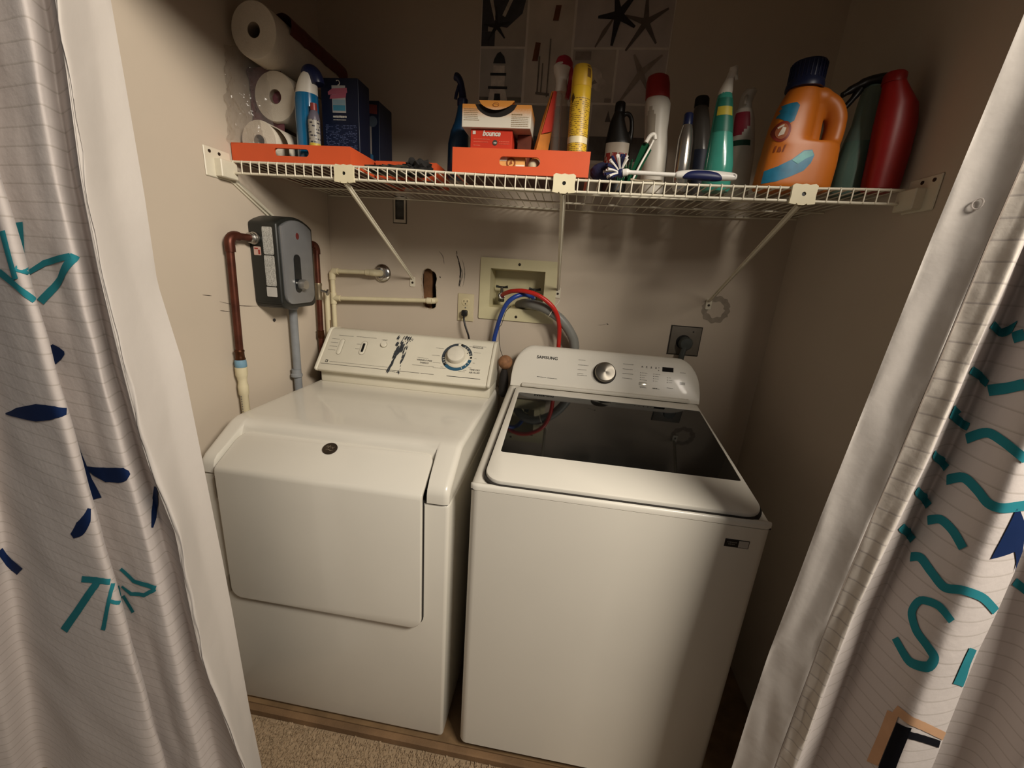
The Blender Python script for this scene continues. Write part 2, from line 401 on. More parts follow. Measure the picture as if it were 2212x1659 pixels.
# lid lies on a sloped frame
s0 = Vector((0, -.755, .919)); s1 = Vector((0, -.215, 1.0015)); sl = (s1-s0).normalized()
FLID = Frame((0, s0.y, s0.z), (1, 0, 0), sl)
Llen = (s1-s0).length
def lidoutline(o):
    x0, x1 = .778+o, 1.4215-o; r = .045-o*.5; pts = []
    pts += [(x1-.006, Llen-o), (x0+.006, Llen-o)]
    for k in range(7):
        a = math.radians(180+90*k/6); pts.append((x0+r+r*math.cos(a), o+r+r*math.sin(a)))
    for k in range(7):
        a = math.radians(270+90*k/6); pts.append((x1-r+r*math.cos(a), o+r+r*math.sin(a)))
    return pts
bm = BM(); plate(bm, FLID, [(x, y-(.003 if y < .1 else 0)) for x, y in lidoutline(-.0038)], -.006, .0035); obj('lid_gap_shade', bm, SHADOWGAP, t, 0)  # dark plate standing in for the shadow line under the lid edge
bm = BM()
def lmap(p): return FLID.p(p[0], p[1], .014)
GL = rrect(.8005, 1.4095, .1204, .4977, .006, 3)
holed(bm, lidoutline(.006), [GL], lmap)
top_edges = [e for e in bm.edges if e.is_boundary]
out = lidoutline(.006); mid = lidoutline(.001); low = lidoutline(-.0005)
rings = [[bm.verts.new(FLID.p(x, y, h)) for x, y in ol] for ol, h in ((out, .014), (mid, .0115), (low, .007), (lidoutline(.0), -.002))]
n = len(out)
for a, b in zip(rings, rings[1:]):
    for i in range(n): bm.faces.new((a[i], a[(i+1) % n], b[(i+1) % n], b[i]))
ga = [bm.verts.new(FLID.p(x, y, .014)) for x, y in GL]; gb = [bm.verts.new(FLID.p(x, y, .004)) for x, y in GL]
for i in range(len(GL)): bm.faces.new((ga[i], ga[(i+1) % len(GL)], gb[(i+1) % len(GL)], gb[i]))
bmesh.ops.remove_doubles(bm, verts=bm.verts[:], dist=.00005)
lid = obj('lid', bm, WHITE, t, 40)
bm = BM(); plate(bm, FLID, GL, .009, .0128); obj('glass_pane', bm, mat('dark_glass', '#0c0f10', .04, noise_amt=.02, spec=.75, coat=.4), lid, 0, label='dark tinted glass pane')
# console
c0 = Vector((0, -.172, 1.018)); c1 = Vector((0, -.105, 1.140)); FCW = Frame((0, c0.y, c0.z), (1, 0, 0), c1-c0)
def cprof(x):
    a, b = .757, 1.4355; e = min(x-a, b-x); k = min(1, e/.075); d = .10*(1-math.sqrt(max(0, 1-(1-k)**2)))
    d2 = min(d, .122)
    q = lambda v: (c0.y+(c1.y-c0.y)*v, c0.z+(c1.z-c0.z)*v)
    hgt = 1-(d/.13)
    A = q(.0); B = q(max(.05, .92*hgt)); T = (q(hgt)[0]+.004, q(hgt)[1]+.003)
    return [(-.176, 1.004), A, B, T, (T[0]+.014, T[1]+.003), (-.07, T[1]+.001), (-.068, T[1]-.006), (-.068, 1.004)]
xs = [.757+.075*k for k in (0, .02, .06, .12, .2, .32, .46, .62, .8, 1)]; xs = xs+[1.09]+[1.4355-(x-.757) for x in xs[::-1]]
bm = BM(); hull_loft(bm, xs, cprof); con = obj('console', bm, WHITE, t, 50)
bm = BM(); box(bm, .80, 1.40, -.188, -.168, 1.006, 1.0185, .004, 2); obj('console_lip', bm, WHITE, con)
text('brand_lettering', 'SAMSUNG', FCW, .8435, .0985, .0165, BLKTXT, con, spacing=1.06, dbl=.0010)
bm = BM(); dashes(bm, FCW, .853, .888, .0275, .0022); dashes(bm, FCW, .892, .928, .0262, .0022); obj('small_print', bm, BLKTXT, con, 0)
bm = BM()
for y, L in ((.108, .026), (.0885, .038), (.0705, .032), (.055, .022), (.049, .036)): dashes(bm, FCW, 1.0, 1.0+L, y, .0022)
for y, L in ((.1085, .038), (.0895, .036), (.072, .038), (.0545, .036)): dashes(bm, FCW, 1.163, 1.163+L, y, .0022)
for x, ys in ((1.232, (.081, .0722, .0635, .0545)), (1.279, (.0807, .0722, .0635, .0544)), (1.327, (.0715, .063, .0544))):
    for y in ys: dashes(bm, FCW, x, x+random.uniform(.008, .022), y, .0017)
for x in (1.226, 1.272, 1.32): dashes(bm, FCW, x+.002, x+.024, .026 if x < 1.3 else .034, .0022)
dashes(bm, FCW, 1.226, 1.247, .030, .0018); dashes(bm, FCW, 1.272, 1.288, .0275, .005)
for y in (.0585, .055, .0515, .095): dashes(bm, FCW, 1.366, 1.385, y, .0025)
obj('small_print', bm, GREYTXT, con, 0)
bm = BM()
for x, ys in ((1.2275, (.081, .0722, .0635, .0548)), (1.2745, (.0807, .0722, .0635, .0544)), (1.3225, (.0716, .063, .0544))):
    for y in ys: decal(bm, FCW, circ(x, y, .0017, 8), .0006, 0)
decal(bm, FCW, [(1.228, .102), (1.236, .102), (1.232, .1085)], .0006, 0)
for x in (1.248, 1.2645, 1.281): decal(bm, FCW, circ(x, .106, .0024, 8), .0006, 0); decal(bm, FCW, rect(x-.003, x+.003, .1010, .1028), .0006, 0)
decal(bm, FCW, circ(1.291, .106, .002, 8), .0006, 0); decal(bm, FCW, circ(1.2905, .096, .002, 8), .0006, 0)
obj('indicator', bm, GREYTXT, con, 0)
bm = BM(); plate(bm, FCW, rect(1.3035, 1.3425, .0935, .1105), .0002, .001); obj('display', bm, mat('display_black', '#0c0605', .6, spec=.15), con, 0, label='small dark digital display window')
bm = BM(); plate(bm, FCW, rrect(1.2235, 1.2505, .0345, .0455, .002, 3), .0002, .0022, .0008); obj('button', bm, mat('silver_button', '#dcd8ca', .2, .5), con, label='small silver push button')
d0 = FCW.p(1.0985, .0663)
bm = BM(); lathe(bm, [(.041, .0002), (.041, .004), (.0385, .006), (.0385, .0065)], *d0, 40, FCW.n); dial = obj('dial_skirt', bm, mat('dial_dark', '#3a3835', .3, .6), con)
# brushed dial cap: fans of light on turned metal
bm = BM(); lathe(bm, [(.0375, .005), (.0365, .020), (.0345, .0225), (.0325, .023), (.0001, .0232)], *d0, 48, FCW.n)
dm = bpy.data.materials.new('turned_metal'); dm.use_nodes = True; nt = dm.node_tree; b = nt.nodes['Principled BSDF']
b.inputs['Metallic'].default_value = 1; b.inputs['Base Color'].default_value = lin('#a39d92'); b.inputs['Roughness'].default_value = .42; b.inputs['Anisotropic'].default_value = .9
tg = nt.nodes.new('ShaderNodeTangent'); tg.direction_type = 'RADIAL'; tg.axis = 'Y'
geo = nt.nodes.new('ShaderNodeNewGeometry'); vm = nt.nodes.new('ShaderNodeVectorMath'); vm.operation = 'SUBTRACT'; vm.inputs[1].default_value = tuple(d0)
cp = nt.nodes.new('ShaderNodeVectorMath'); cp.operation = 'CROSS_PRODUCT'; cp.inputs[1].default_value = tuple(FCW.n); nz_ = nt.nodes.new('ShaderNodeVectorMath'); nz_.operation = 'NORMALIZE'
nt.links.new(geo.outputs['Position'], vm.inputs[0]); nt.links.new(vm.outputs[0], cp.inputs[0]); nt.links.new(cp.outputs[0], nz_.inputs[0]); nt.links.new(nz_.outputs[0], b.inputs['Tangent'])
obj('dial_cap', bm, dm, dial, 30, label='round brushed metal selector knob')
FW = Frame((0, wyf, 0), (1, 0, 0), (0, 0, 1), (0, -1, 0))
st_ = BM(); plate(st_, FW, rect(1.342, 1.394, .8495, .8695), .0001, .0007); st_ = obj('energy_sticker', st_, mat('sticker_black', '#1a1616', .4), t, 0, label='small black sticker with a pale square')
bm = BM(); decal(bm, FW, rect(1.3715, 1.3925, .851, .868), .0012, 0); s2 = obj('sticker_square', bm, mat('sticker_silver', '#b5b0a8', .5), st_, 0)
bm = BM(); dashes(bm, FW, 1.347, 1.367, .862, .003, .0012); dashes(bm, FW, 1.350, 1.364, .857, .003, .0012); obj('small_print', bm, GREYTXT, st_, 0)

# ------------------------------------------------------------------ dryer
dx0, dx1 = .0095, .6955
t = thing('clothes_dryer', 'older white front-loading dryer with scraped control console, left of the washer', 'dryer', (.3525, -.40, .026))
bm = BM(); box(bm, dx0, dx1, -.752, -.05, .038, .842, .010, 3); obj('cabinet', bm, WHITE_D, t)
for x in (dx0+.06, dx1-.06):
    for y in (-.69, -.12): obj('foot', lathe(BM(), [(.018, .026), (.018, .032), (.008, .033), (.008, .040)], x, y, 0, 12), BLACKP, t)
bm = BM(); box(bm, dx0+.004, dx1-.004, -.751, -.06, .840, .845); obj('deck_seam', bm, SHADOWGAP, t, 0)
def deckprof(x):
    full = [(-.05, .844), (-.05, .958), (-.600, .958), (-.628, .957), (-.645, .951), (-.742, .892), (-.753, .880), (-.757, .866), (-.757, .844)]
    short = [(-.05, .844), (-.05, .958), (-.600, .958), (-.628, .957), (-.643, .952), (-.651, .945), (-.656, .936), (-.660, .926), (-.70, .844)]
    k = min(1, max(0, min((x-.0535)/.009, (.6395-x)/.009))); k = k*k*(3-2*k)
    e = min(x-dx0, dx1-x); q = min(1, e/.016); d = .016*(1-math.sqrt(max(0, 1-(1-q)**2)))
    out = []
    for n_, (a, b) in enumerate(zip(full, short)):
        y, z = a[0]+(b[0]-a[0])*k, a[1]+(b[1]-a[1])*k
        if 1 <= n_ <= 6: z -= d
        if n_ >= 5: y += d*.6
        out.append((y, z))
    return out
xe = [0, .0004, .0016, .004, .007, .011, .016]
bm = BM(); hull_loft(bm, [dx0+v for v in xe]+[.040, .0535, .055, .057, .059, .061, .0625, .12, .35, .58, .6305, .632, .634, .636, .638, .6395, .656]+[dx1-v for v in xe[::-1]], deckprof)
obj('top_deck', bm, WHITE_D, t, 50)
# door: one folded sheet, vertical front below and sloped panel above
prof = [(-.770, .455), (-.770, .855), (-.7685, .863), (-.765, .8685), (-.760, .872), (-.662, .929)]
acc = [0]
for a, b in zip(prof, prof[1:]): acc.append(acc[-1]+math.hypot(b[0]-a[0], b[1]-a[1]))
def pm(s):
    for i in range(len(acc)-1):
        if s <= acc[i+1]+1e-9:
            k = (s-acc[i])/(acc[i+1]-acc[i]); return prof[i][0]+(prof[i+1][0]-prof[i][0])*k, prof[i][1]+(prof[i+1][1]-prof[i][1])*k
    return prof[-1]
def door_sheet(x0, x1, h, ins):
    bm = BM(); T = acc[-1]
    o2 = rrect(x0, x1, ins, T-ins*.3, .032, 6)
    bm.faces.new([bm.verts.new((x, s, 0)) for x, s in o2])
    for s in acc[1:-1]:
        bmesh.ops.bisect_plane(bm, geom=bm.verts[:]+bm.edges[:]+bm.faces[:], plane_co=(0, s, 0), plane_no=(0, 1, 0))
    for v in bm.verts:
        y, z = pm(v.co.y); v.co = Vector((v.co.x, y, z))
    bm.normal_update()
    return bm
bm = door_sheet(.0635, .6295, 0, 0)
r = bmesh.ops.extrude_face_region(bm, geom=bm.faces[:])
for v in [g for g in r['geom'] if isinstance(g, bmesh.types.BMVert)]: v.co += Vector((0, .0165, -.006))
bmesh.ops.recalc_face_normals(bm, faces=bm.faces[:])
es = [e for e in bm.edges if len(e.link_faces) == 2 and e.calc_face_angle() > 1.0]
bmesh.ops.bevel(bm, geom=es, offset=.004, segments=2, profile=.5, affect='EDGES')
door = obj('door', bm, WHITE_D, t, 40)
bm = BM(); FDF = Frame((0, -.7525, 0), (1, 0, 0), (0, 0, 1), (0, -1, 0)); plate(bm, FDF, rrect(.0600, .6325, .4505, .866, .034, 6), 0, .0012); obj('door_gap', bm, SHADOWGAP, t, 0)
FDS = Frame((0, -.760, .872), (1, 0, 0), (0, .098, .057))
bm = BM(); plate(bm, FDS, circ(.340, .091, .0205, 32, .0185), .0002, .003, .0012); badge = obj('badge', bm, mat('bronze_badge', '#4a4036', .35, .7), door, label='oval bronze badge')
bm = BM()
for pts in ([(.328, .090), (.332, .098), (.335, .092), (.339, .099), (.342, .089)], [(.343, .098), (.348, .092), (.353, .098)], [(.330, .085), (.337, .087), (.346, .084), (.352, .087)]): scuff(bm, FDS, pts, .0024, .0034)
obj('emblem', bm, mat('badge_line', '#8f8473', .4, .6), badge, 0)
bm = BM(); box(bm, .0565, .0635, -.766, -.752, .775, .838, .001, 1); obj('hinge', bm, STEEL, t)
bm = BM(); box(bm, .0565, .0635, -.766, -.752, .470, .525, .001, 1); obj('hinge', bm, STEEL, t)
# console of the dryer
bm = BM(); box(bm, .028, .690, -.226, -.05, .957, 1.006, .006, 2); obj('console_base', bm, CREAM, t)
cprof_d = [(-.240, .999), (-.252, 1.004), (-.257, 1.012), (-.252, 1.020), (-.146, 1.143), (-.138, 1.149), (-.126, 1.151), (-.075, 1.145), (-.06, 1.13), (-.06, .99)]
bm = BM(); prism(bm, cprof_d, 'x', .0345, .6795, .0035, 2); con = obj('control_panel', bm, CREAM, t, 40)
cap_prof = [(y-.002 if y < -.1 else y, z+.0015) for y, z in cprof_d]
bm = BM(); prism(bm, cap_prof, 'x', .680, .6925, .004, 3); obj('end_cap', bm, CREAM, t, 40)
bm = BM(); prism(bm, cap_prof, 'x', .0215, .034, .004, 3); obj('end_cap', bm, CREAM, t, 40)
FD = Frame((0, -.252, 1.02), (1, 0, 0), (0, .112, .13))
bm = BM(); decal(bm, FD, rect(.040, .428, .0148, .0162), .0006, 0); decal(bm, FD, rect(.432, .482, .0150, .0164), .0006, 0); decal(bm, FD, rect(.530, .655, .0150, .0170), .0006, 0); obj('panel_line', bm, BLKTXT, con, 0)
def slot(x, y0, y1, w_, name, m2):
    bm = BM(); ringo = rrect(x-w_/2, x+w_/2, y0, y1, w_/2, 8); plate(bm, FD, ringo, .0001, .0012); o = obj(name, bm, mat('slot_rim', '#8b8576', .5), con, 0)
    bm = BM(); plate(bm, FD, rrect(x-w_/2+.0012, x+w_/2-.0012, y0+.0012, y1-.0012, w_/2-.0012, 8), .0002, .0022, .0008); obj('switch_face', bm, CREAM, o); return o
slot(.0948, .0585, .1275, .0185, 'selector_switch', CREAM); o = slot(.185, .0665, .127, .024, 'selector_switch', CREAM)
bm = BM(); plate(bm, FD, rrect(.1805, .1895, .078, .116, .003, 3), .0022, .0028); obj('slot_opening', bm, BLACKP, o, 0)
b0 = FD.p(.262, .1185); bm = BM(); lathe(bm, [(.0125, .0001), (.0125, .0015)], *b0, 24, FD.n); o = obj('push_button', bm, mat('slot_rim', '#8b8576', .5), con)
bm = BM(); lathe(bm, [(.0112, .001), (.0112, .006), (.010, .0075), (.0001, .0078)], *b0, 24, FD.n); obj('button_cap', bm, CREAM, o)
bm = BM()
dashes(bm, FD, .072, .1315, .1425, .0024); dashes(bm, FD, .144, .226, .1438, .0024); 
for y in (.125, .1085, .092, .076): dashes(bm, FD, .050, .080, y, .002)
for y in (.111, .091): dashes(bm, FD, .155, .171, y, .002)
dashes(bm, FD, .0725, .315, .0262, .0017); dashes(bm, FD, .248, .262, .139, .002); dashes(bm, FD, .405, .447, .0795, .0016); dashes(bm, FD, .392, .475, .047, .002)
for a, L in ((150, .03), (182, .03), (212, .03), (232, .012), (95, .01), (55, .022), (25, .026), (0, .008), (-18, .008), (-40, .01), (-60, .012), (-76, .024), (-118, .05)):
    x = .553+.066*math.cos(math.radians(a)); y = .097+.060*math.sin(math.radians(a)); x0 = x-L if math.cos(math.radians(a)) < -.2 else x
    dashes(bm, FD, x0, x0+L, y, .0018)
dashes(bm, FD, .603, .655, .1505, .0016)
obj('small_print', bm, GREYTXT, con, 0)
text('panel_lettering', 'START', FD, .262, .1375, .006, GREYTXT, con, 'CENTER')
text('panel_lettering', 'REGULAR', FD, .6035, .1415, .0095, GREYTXT, con, bold=.0002)
text('panel_lettering', 'WRINKLE FREE', FD, .434, .067, .0088, GREYTXT, con, 'CENTER', bold=.0002); text('panel_lettering', 'FABRICS', FD, .436, .0565, .0088, GREYTXT, con, 'CENTER', bold=.0002)
text('panel_lettering', 'TIME DRY', FD, .629, .0475, .0090, GREYTXT, con, 'CENTER', bold=.0002); text('panel_lettering', 'AIR FLUFF', FD, .629, .036, .0090, GREYTXT, con, 'CENTER', bold=.0002)
bm = BM(); plate(bm, FD, rect(.0555, .0655, .0225, .0325), .0001, .0006); o = obj('maker_emblem', bm, BLKTXT, con, 0); bm = BM(); decal(bm, FD, [(.0575, .0245), (.0635, .0245), (.0635, .0305), (.0605, .0275), (.0575, .0305)], .001, 0); obj('emblem_inset', bm, CREAM, o, 0)
kc = (.553, .097)
DKR = mat('dial_ring_grey', '#3d444a', .5); BLR = mat('dial_ring_blue', '#2a5670', .5)
bm = BM(); ringdecal(bm, FD, *kc, .043, .0575, 95, 305, 40); ringdecal(bm, FD, *kc, .044, .0575, 12, 78, 20); o = obj('dial_ring', bm, DKR, con, 0, label='dark grey printed ring round the timer knob')
bm = BM(); ringdecal(bm, FD, *kc, .041, .0575, 225, 352, 36, .0009); obj('dial_ring', bm, BLR, con, 0, label='blue printed arc of the timer ring')
bm = BM()
for a in (20, 35, 50, 62, 190, 200, 212, 222, 300, 320, 335): decal(bm, FD, [(kc[0]+.044*math.cos(math.radians(a-1)), kc[1]+.044*math.sin(math.radians(a-1))), (kc[0]+.054*math.cos(math.radians(a-1)), kc[1]+.054*math.sin(math.radians(a-1))), (kc[0]+.054*math.cos(math.radians(a+1)), kc[1]+.054*math.sin(math.radians(a+1))), (kc[0]+.044*math.cos(math.radians(a+1)), kc[1]+.044*math.sin(math.radians(a+1)))], .0012, 0)
obj('dial_tick', bm, CREAM, con, 0)
bm = BM()
for a in (80, 2, 222): decal(bm, FD, circ(kc[0]+.053*math.cos(math.radians(a)), kc[1]+.053*math.sin(math.radians(a)), .0042, 10), .0013, 0)
obj('dial_mark', bm, BLACKP, con, 0)
k0 = FD.p(*kc); bm = BM(); lathe(bm, [(.0455, .0002), (.0455, .003), (.0425, .006), (.038, .007), (.033, .0075)], *k0, 40, FD.n); kb = obj('knob_skirt', bm, CREAM, con)
bm = BM(); lathe(bm, [(.033, .006), (.0325, .024), (.0305, .028), (.027, .0295), (.0001, .030)], *k0, 40, FD.n); obj('timer_knob', bm, mat('knob_white', '#d8d2c2', .35), kb)
bm = BM(); decal(bm, FD, circ(kc[0]+.038, kc[1]+.016, .0022, 8), .0078, 0); obj('knob_dot', bm, BLACKP, kb, 0)
# black scrape across the panel
random.seed(11); bm = BM()
for i in range(34):
    y = random.uniform(.092, .168); w_ = .010+.016*(y-.092)/.076; x = .327+(y-.092)*.12+random.uniform(-w_, w_); scuff(bm, FD, [(x, y), (x-.003, y-.010), (x-.005, y-.020)], random.uniform(.004, .010), .0008+i*.00002)
for i in range(24):
    y = random.uniform(.014, .115); x = .3115+(y-.02)*.155+random.uniform(-.006, .005); scuff(bm, FD, [(x, y+.015), (x-.003, y), (x-.005, y-.013)], random.uniform(.003, .008), .0008+i*.00002)
for i in range(20):
    y = random.uniform(.048, .120); x = .349+(y-.05)*.05+random.uniform(-.006, .006); scuff(bm, FD, [(x, y+.010), (x-.002, y), (x-.002, y-.008)], random.uniform(.002, .006), .0008+i*.00002)
for i in range(9):
    y = random.uniform(-.004, .045); x = .349+random.uniform(-.003, .003); scuff(bm, FD, [(x, y+.010), (x, y)], .0022, .0008)
for i in range(9):
    x = .296+random.uniform(0, .065); scuff(bm, FD, [(x, .014-(x-.296)*.1), (x+.010, .012-(x-.296)*.1)], .0022, .0008)
for i in range(12):
    x = .352+random.uniform(-.03, .022); y = random.uniform(.140, .170); scuff(bm, FD, [(x, y), (x+.005, y-.004)], .003, .0009)
obj('scrape', bm, mat('scrape_black', '#33363a', .7, noise_amt=.5, scale=120), con, 0, label='black peeled scrape across the panel')
# ------------------------------------------------------------------ water heater on the left wall
t = thing('water_heater', 'small dark grey tankless water heater with light grey faceplate on the left wall', 'water heater', (XL, -.345, 1.25))
def arch(y0, y1, z0, z1, bulge, r, n=8):
    pts = []
    for cy, a0 in ((y0+r, 180), (y1-r, 270)):
        for k in range(5):
            a = math.radians(a0+90*k/4); pts.append((cy+r*math.cos(a), z0+r+r*math.sin(a)))
    top = []
    for k in range(n+1):
        u = k/n; y = y1-(y1-y0)*u; top.append((y, z1+bulge*(1-(2*u-1)**2)))
    cut = .16
    return pts[:5]+pts[5:]+[(p[0], p[1]) for p in top]
GREYD = mat('heater_dark_grey', '#1f201d', .42, noise_amt=.04); GREYF = mat('heater_face_grey', '#8e9093', .30, .55, noise_amt=.03)
def flare(poly, dz): 
    zc = sum(p[1] for p in poly)/len(poly); return [(p[0], p[1]+(dz if p[1] < zc else 0)) for p in poly]
bm = BM(); prism(bm, arch(-.434, -.256, 1.248, 1.505, .026, .022), 'x', XL, .050, .008, 3); hs = obj('housing', bm, GREYD, t, 40)
bm = BM(); prism(bm, arch(-.422, -.277, 1.262, 1.497, .024, .030), 'x', .046, .0595, .004, 2); fp = obj('faceplate', bm, GREYF, t, 40)
FH = Frame((.0595, 0, 0), (0, 1, 0), (0, 0, 1), (1, 0, 0)); FHS = Frame((0, -.434, 0), (1, 0, 0), (0, 0, 1), (0, -1, 0))
bm = BM(); plate(bm, FH, rrect(-.378, -.346, 1.298, 1.418, .0155, 8), .0001, .0015); obj('display_slot', bm, mat('slot_black', '#15181a', .15), fp)
bm = BM(); lathe(bm, [(.0165, .001), (.0165, .016), (.0145, .021), (.0001, .022)], .0595, -.352, 1.324, 24, (1, 0, 0)); obj('knob', bm, mat('satin_knob', '#b4b1ab', .28, .8), fp, label='silver temperature knob')
bm = BM(); plate(bm, FH, circ(-.352, 1.474, .0075, 20, .010), .0001, .0015, .0005); obj('badge', bm, mat('dark_red_badge', '#5a2320', .4), fp, label='small dark red oval badge')
LABW = print_mat('label_fine_print', '#b9b8b2', '#6d6d68', .13, .055, .62)
def uvrect(bm, fr, x0, x1, y0, y1, h=.0008, r=0, turn=False):
    uvl = bm.loops.layers.uv.verify(); poly = rrect(x0, x1, y0, y1, r, 3) if r else rect(x0, x1, y0, y1)
    f = bm.faces.new([bm.verts.new(fr.p(x, y, h)) for x, y in poly])
    for l, (x, y) in zip(f.loops, poly):
        u, v = (x-x0)/(x1-x0), (y-y0)/(y1-y0); l[uvl].uv = (v, u) if turn else (u, v)
    return bm
bm = BM(); uvrect(bm, FHS, .003, .037, 1.412, 1.492, r=.004, turn=True); obj('label', bm, LABW, hs, 0, label='pale printed side label')
bm = BM(); uvrect(bm, FHS, .002, .037, 1.318, 1.409, r=.004, turn=True); obj('label', bm, LABW, hs, 0, label='pale printed side label')
bm = BM(); uvrect(bm, FHS, .001, .036, 1.285, 1.315, r=.003); obj('label', bm, mat('label_white', '#bcbab4', .6), hs, 0, label='plain pale label at the bottom')
bm = BM(); uvrect(bm, FHS, -.030, -.006, 1.408, 1.433, r=.002); lb = obj('label', bm, mat('label_pink', '#c9a79a', .6), hs, 0, label='small pale label with red print')
bm = BM(); decal(bm, FHS, rect(-.027, -.015, 1.426, 1.429), .0013, 0); decal(bm, FHS, rect(-.015, -.009, 1.411, 1.424), .0013, 0); obj('red_print', bm, mat('red_print', '#9c3028', .6), lb, 0, kind='stuff')

# ------------------------------------------------------------------ pipes on the left
COPPER = mat('aged_copper', '#5a3124', .42, .65, noise_amt=.3, scale=25); COPD = mat('dark_copper', '#54331f', .4, .8, noise_amt=.3, scale=40)
CPVC = mat('cpvc_cream', '#d0c5a4', .45, noise_amt=.08, scale=18)
px_ = -.022
t = thing('copper_water_pipe', 'copper water pipe with elbow from heater side, nearest the left curtain', 'pipe', (px_, -.54, .027))
def quarter(c, p0, p1, n=6):
    c, p0, p1 = Vector(c), Vector(p0), Vector(p1); return [c+(p0-c)*math.cos(PI/2*k/n)+(p1-c)*math.sin(PI/2*k/n) for k in range(n+1)]
bm = BM(); tube(bm, [(px_, -.5435, 1.118), (px_, -.534, 1.425)], .0105, 14); obj('riser', bm, COPPER, t)
bm = BM(); tube(bm, [(px_, -.5335, 1.412)]+quarter((px_, -.511, 1.434), (px_, -.5335, 1.434), (px_, -.511, 1.4565))+[(px_, -.500, 1.4565)], .0135, 14); obj('elbow', bm, COPPER, t)
bm = BM(); tube(bm, [(px_, -.503, 1.4565), (px_, -.457, 1.4565)], .0102, 14); obj('stub', bm, COPPER, t)
bm = BM(); lathe(bm, [(.0135, 0), (.015, .003), (.0135, .008), (.016, .010), (.016, .018), (.0185, .019), (.0185, .025)], px_, -.4605, 1.4565, 14, (0, 1, 0)); obj('fitting', bm, STEEL, t, label='bright metal threaded fitting')
bm = BM(); lathe(bm, [(.0135, 0), (.0145, .004), (.0125, .010), (.0125, .024), (.014, .028), (.012, .032)], px_, -.544, 1.100, 14); obj('lower_collar', bm, COPD, t)
bm = BM(); lathe(bm, [(.0145, 0), (.0165, .004), (.016, .02), (.014, .024)], px_, -.5445, 1.078, 12); obj('tape_wrap', bm, mat('blue_tape', '#6f93a8', .6, noise_amt=.15, scale=60), t, label='pale blue thread tape')
bm = BM(); lathe(bm, [(.0115, -.97), (.0115, -.09), (.014, -.085), (.0145, -.06), (.012, -.045), (.0145, -.03), (.0165, -.024), (.0165, 0)], px_, -.5455, 1.079, 14); obj('plastic_riser', bm, CPVC, t)
bm = BM(); FPP = Frame((px_, -.5575, 0), (1, 0, 0), (0, 0, 1), (0, -1, 0))
for k in range(10): decal(bm, FPP, rect(-.0022+random.uniform(0, .001), .002, .930+k*.008, .934+k*.008), .0003, 0)
obj('small_print', bm, GREYTXT, t, 0)
t = thing('copper_water_pipe', 'copper water pipe in back left corner, running down behind the dryer console', 'pipe', (px_, -.128, .9))
bm = BM(); tube(bm, [(px_, -.135, .9), (px_, -.128, 1.436)], .0105, 14); obj('riser', bm, COPPER, t)
bm = BM(); tube(bm, [(px_, -.1275, 1.425)]+quarter((px_, -.149, 1.436), (px_, -.1275, 1.436), (px_, -.149, 1.4575))+[(px_, -.16, 1.4575)], .0135, 14); obj('elbow', bm, COPPER, t)
bm = BM(); tube(bm, [(px_, -.157, 1.4575), (px_, -.2545, 1.4575)], .0102, 14); obj('stub', bm, COPPER, t)
bm = BM(); lathe(bm, [(.013, 0), (.014, .006), (.012, .014), (.012, .05), (.014, .058), (.0125, .064)], px_, -.130, 1.255, 14); tb = obj('valve_body', bm, mat('dull_brass', '#7d715c', .45, .7, noise_amt=.2), t, label='dull brass stop valve')
bm = BM(); tube(bm, [(px_+.01, -.130, 1.29), (px_+.032, -.125, 1.285)], .005, 8); lathe(bm, [(.004, 0), (.012, .002), (.012, .008), (.004, .010)], px_+.030, -.126, 1.286, 10, (1, .2, -.2)); obj('valve_handle', bm, STEEL, tb)
bm = BM(); lathe(bm, [(.013, 0), (.014, .004), (.0125, .026), (.0135, .03)], px_, -.133, 1.105, 14); obj('lower_collar', bm, COPD, t)
t = tag(obj('conduit', tube(BM(), [(-.020, -.302, .027), (-.020, -.291, 1.2475)], .0135, 16), mat('conduit_grey', '#7d8083', .5, noise_amt=.08), None, 40, (-.020, -.30, .027)), 'straight grey plastic conduit pipe dropping from the bottom of the water heater', 'conduit')
bm = BM(); lathe(bm, [(.0155, 0), (.0195, .003), (.0195, .011), (.016, .015), (.016, .03)], -.0205, -.298, .985, 16); obj('coupling', bm, MATS['conduit_grey'], t)
bm = BM(); lathe(bm, [(.0145, 0), (.019, .004), (.019, .016)], -.020, -.2914, 1.2315, 16); obj('locknut', bm, MATS['conduit_grey'], t)
# cream plastic pipe loop
t = thing('plastic_water_pipe', 'cream plastic water pipe looping from the back corner to the wall hole and flange', 'pipe', (-.02, -.03, .9))
bm = BM(); tube(bm, [(-.022, -.03, .9), (-.022, -.03, 1.352)], .0095, 12); obj('riser', bm, CPVC, t)
bm = BM(); tube(bm, [(-.022, -.03, 1.33), (-.022, -.03, 1.356), (-.016, -.03, 1.364), (.004, -.03, 1.3645)], .0125, 12); obj('elbow', bm, CPVC, t)
bm = BM(); tube(bm, [(-.005, -.03, 1.3645), (.14, -.03, 1.369)], .0088, 12); obj('upper_run', bm, CPVC, t)
bm = BM(); lathe(bm, [(.0095, 0), (.012, .002), (.012, .022), (.0135, .024), (.0135, .04)], .122, -.03, 1.3685, 12, (1, 0, .02)); tube(bm, [(.155, -.031, 1.369), (.170, -.028, 1.369), (.177, -.018, 1.369), (.178, -.002, 1.369)], .0135, 12); obj('elbow', bm, CPVC, t)
bm = BM(); lathe(bm, [(.036, -.0005), (.0365, -.004), (.034, -.008), (.026, -.013), (.018, -.015), (.0165, -.0152)], .180, 0, 1.369, 32, (0, 1, 0)); obj('flange', bm, CHROME, t, label='round chrome wall flange')
bm = BM(); tube(bm, [(-.012, -.03, 1.2555), (.372, -.03, 1.276), (.385, -.03, 1.2765)], .0088, 12); obj('lower_run', bm, CPVC, t)
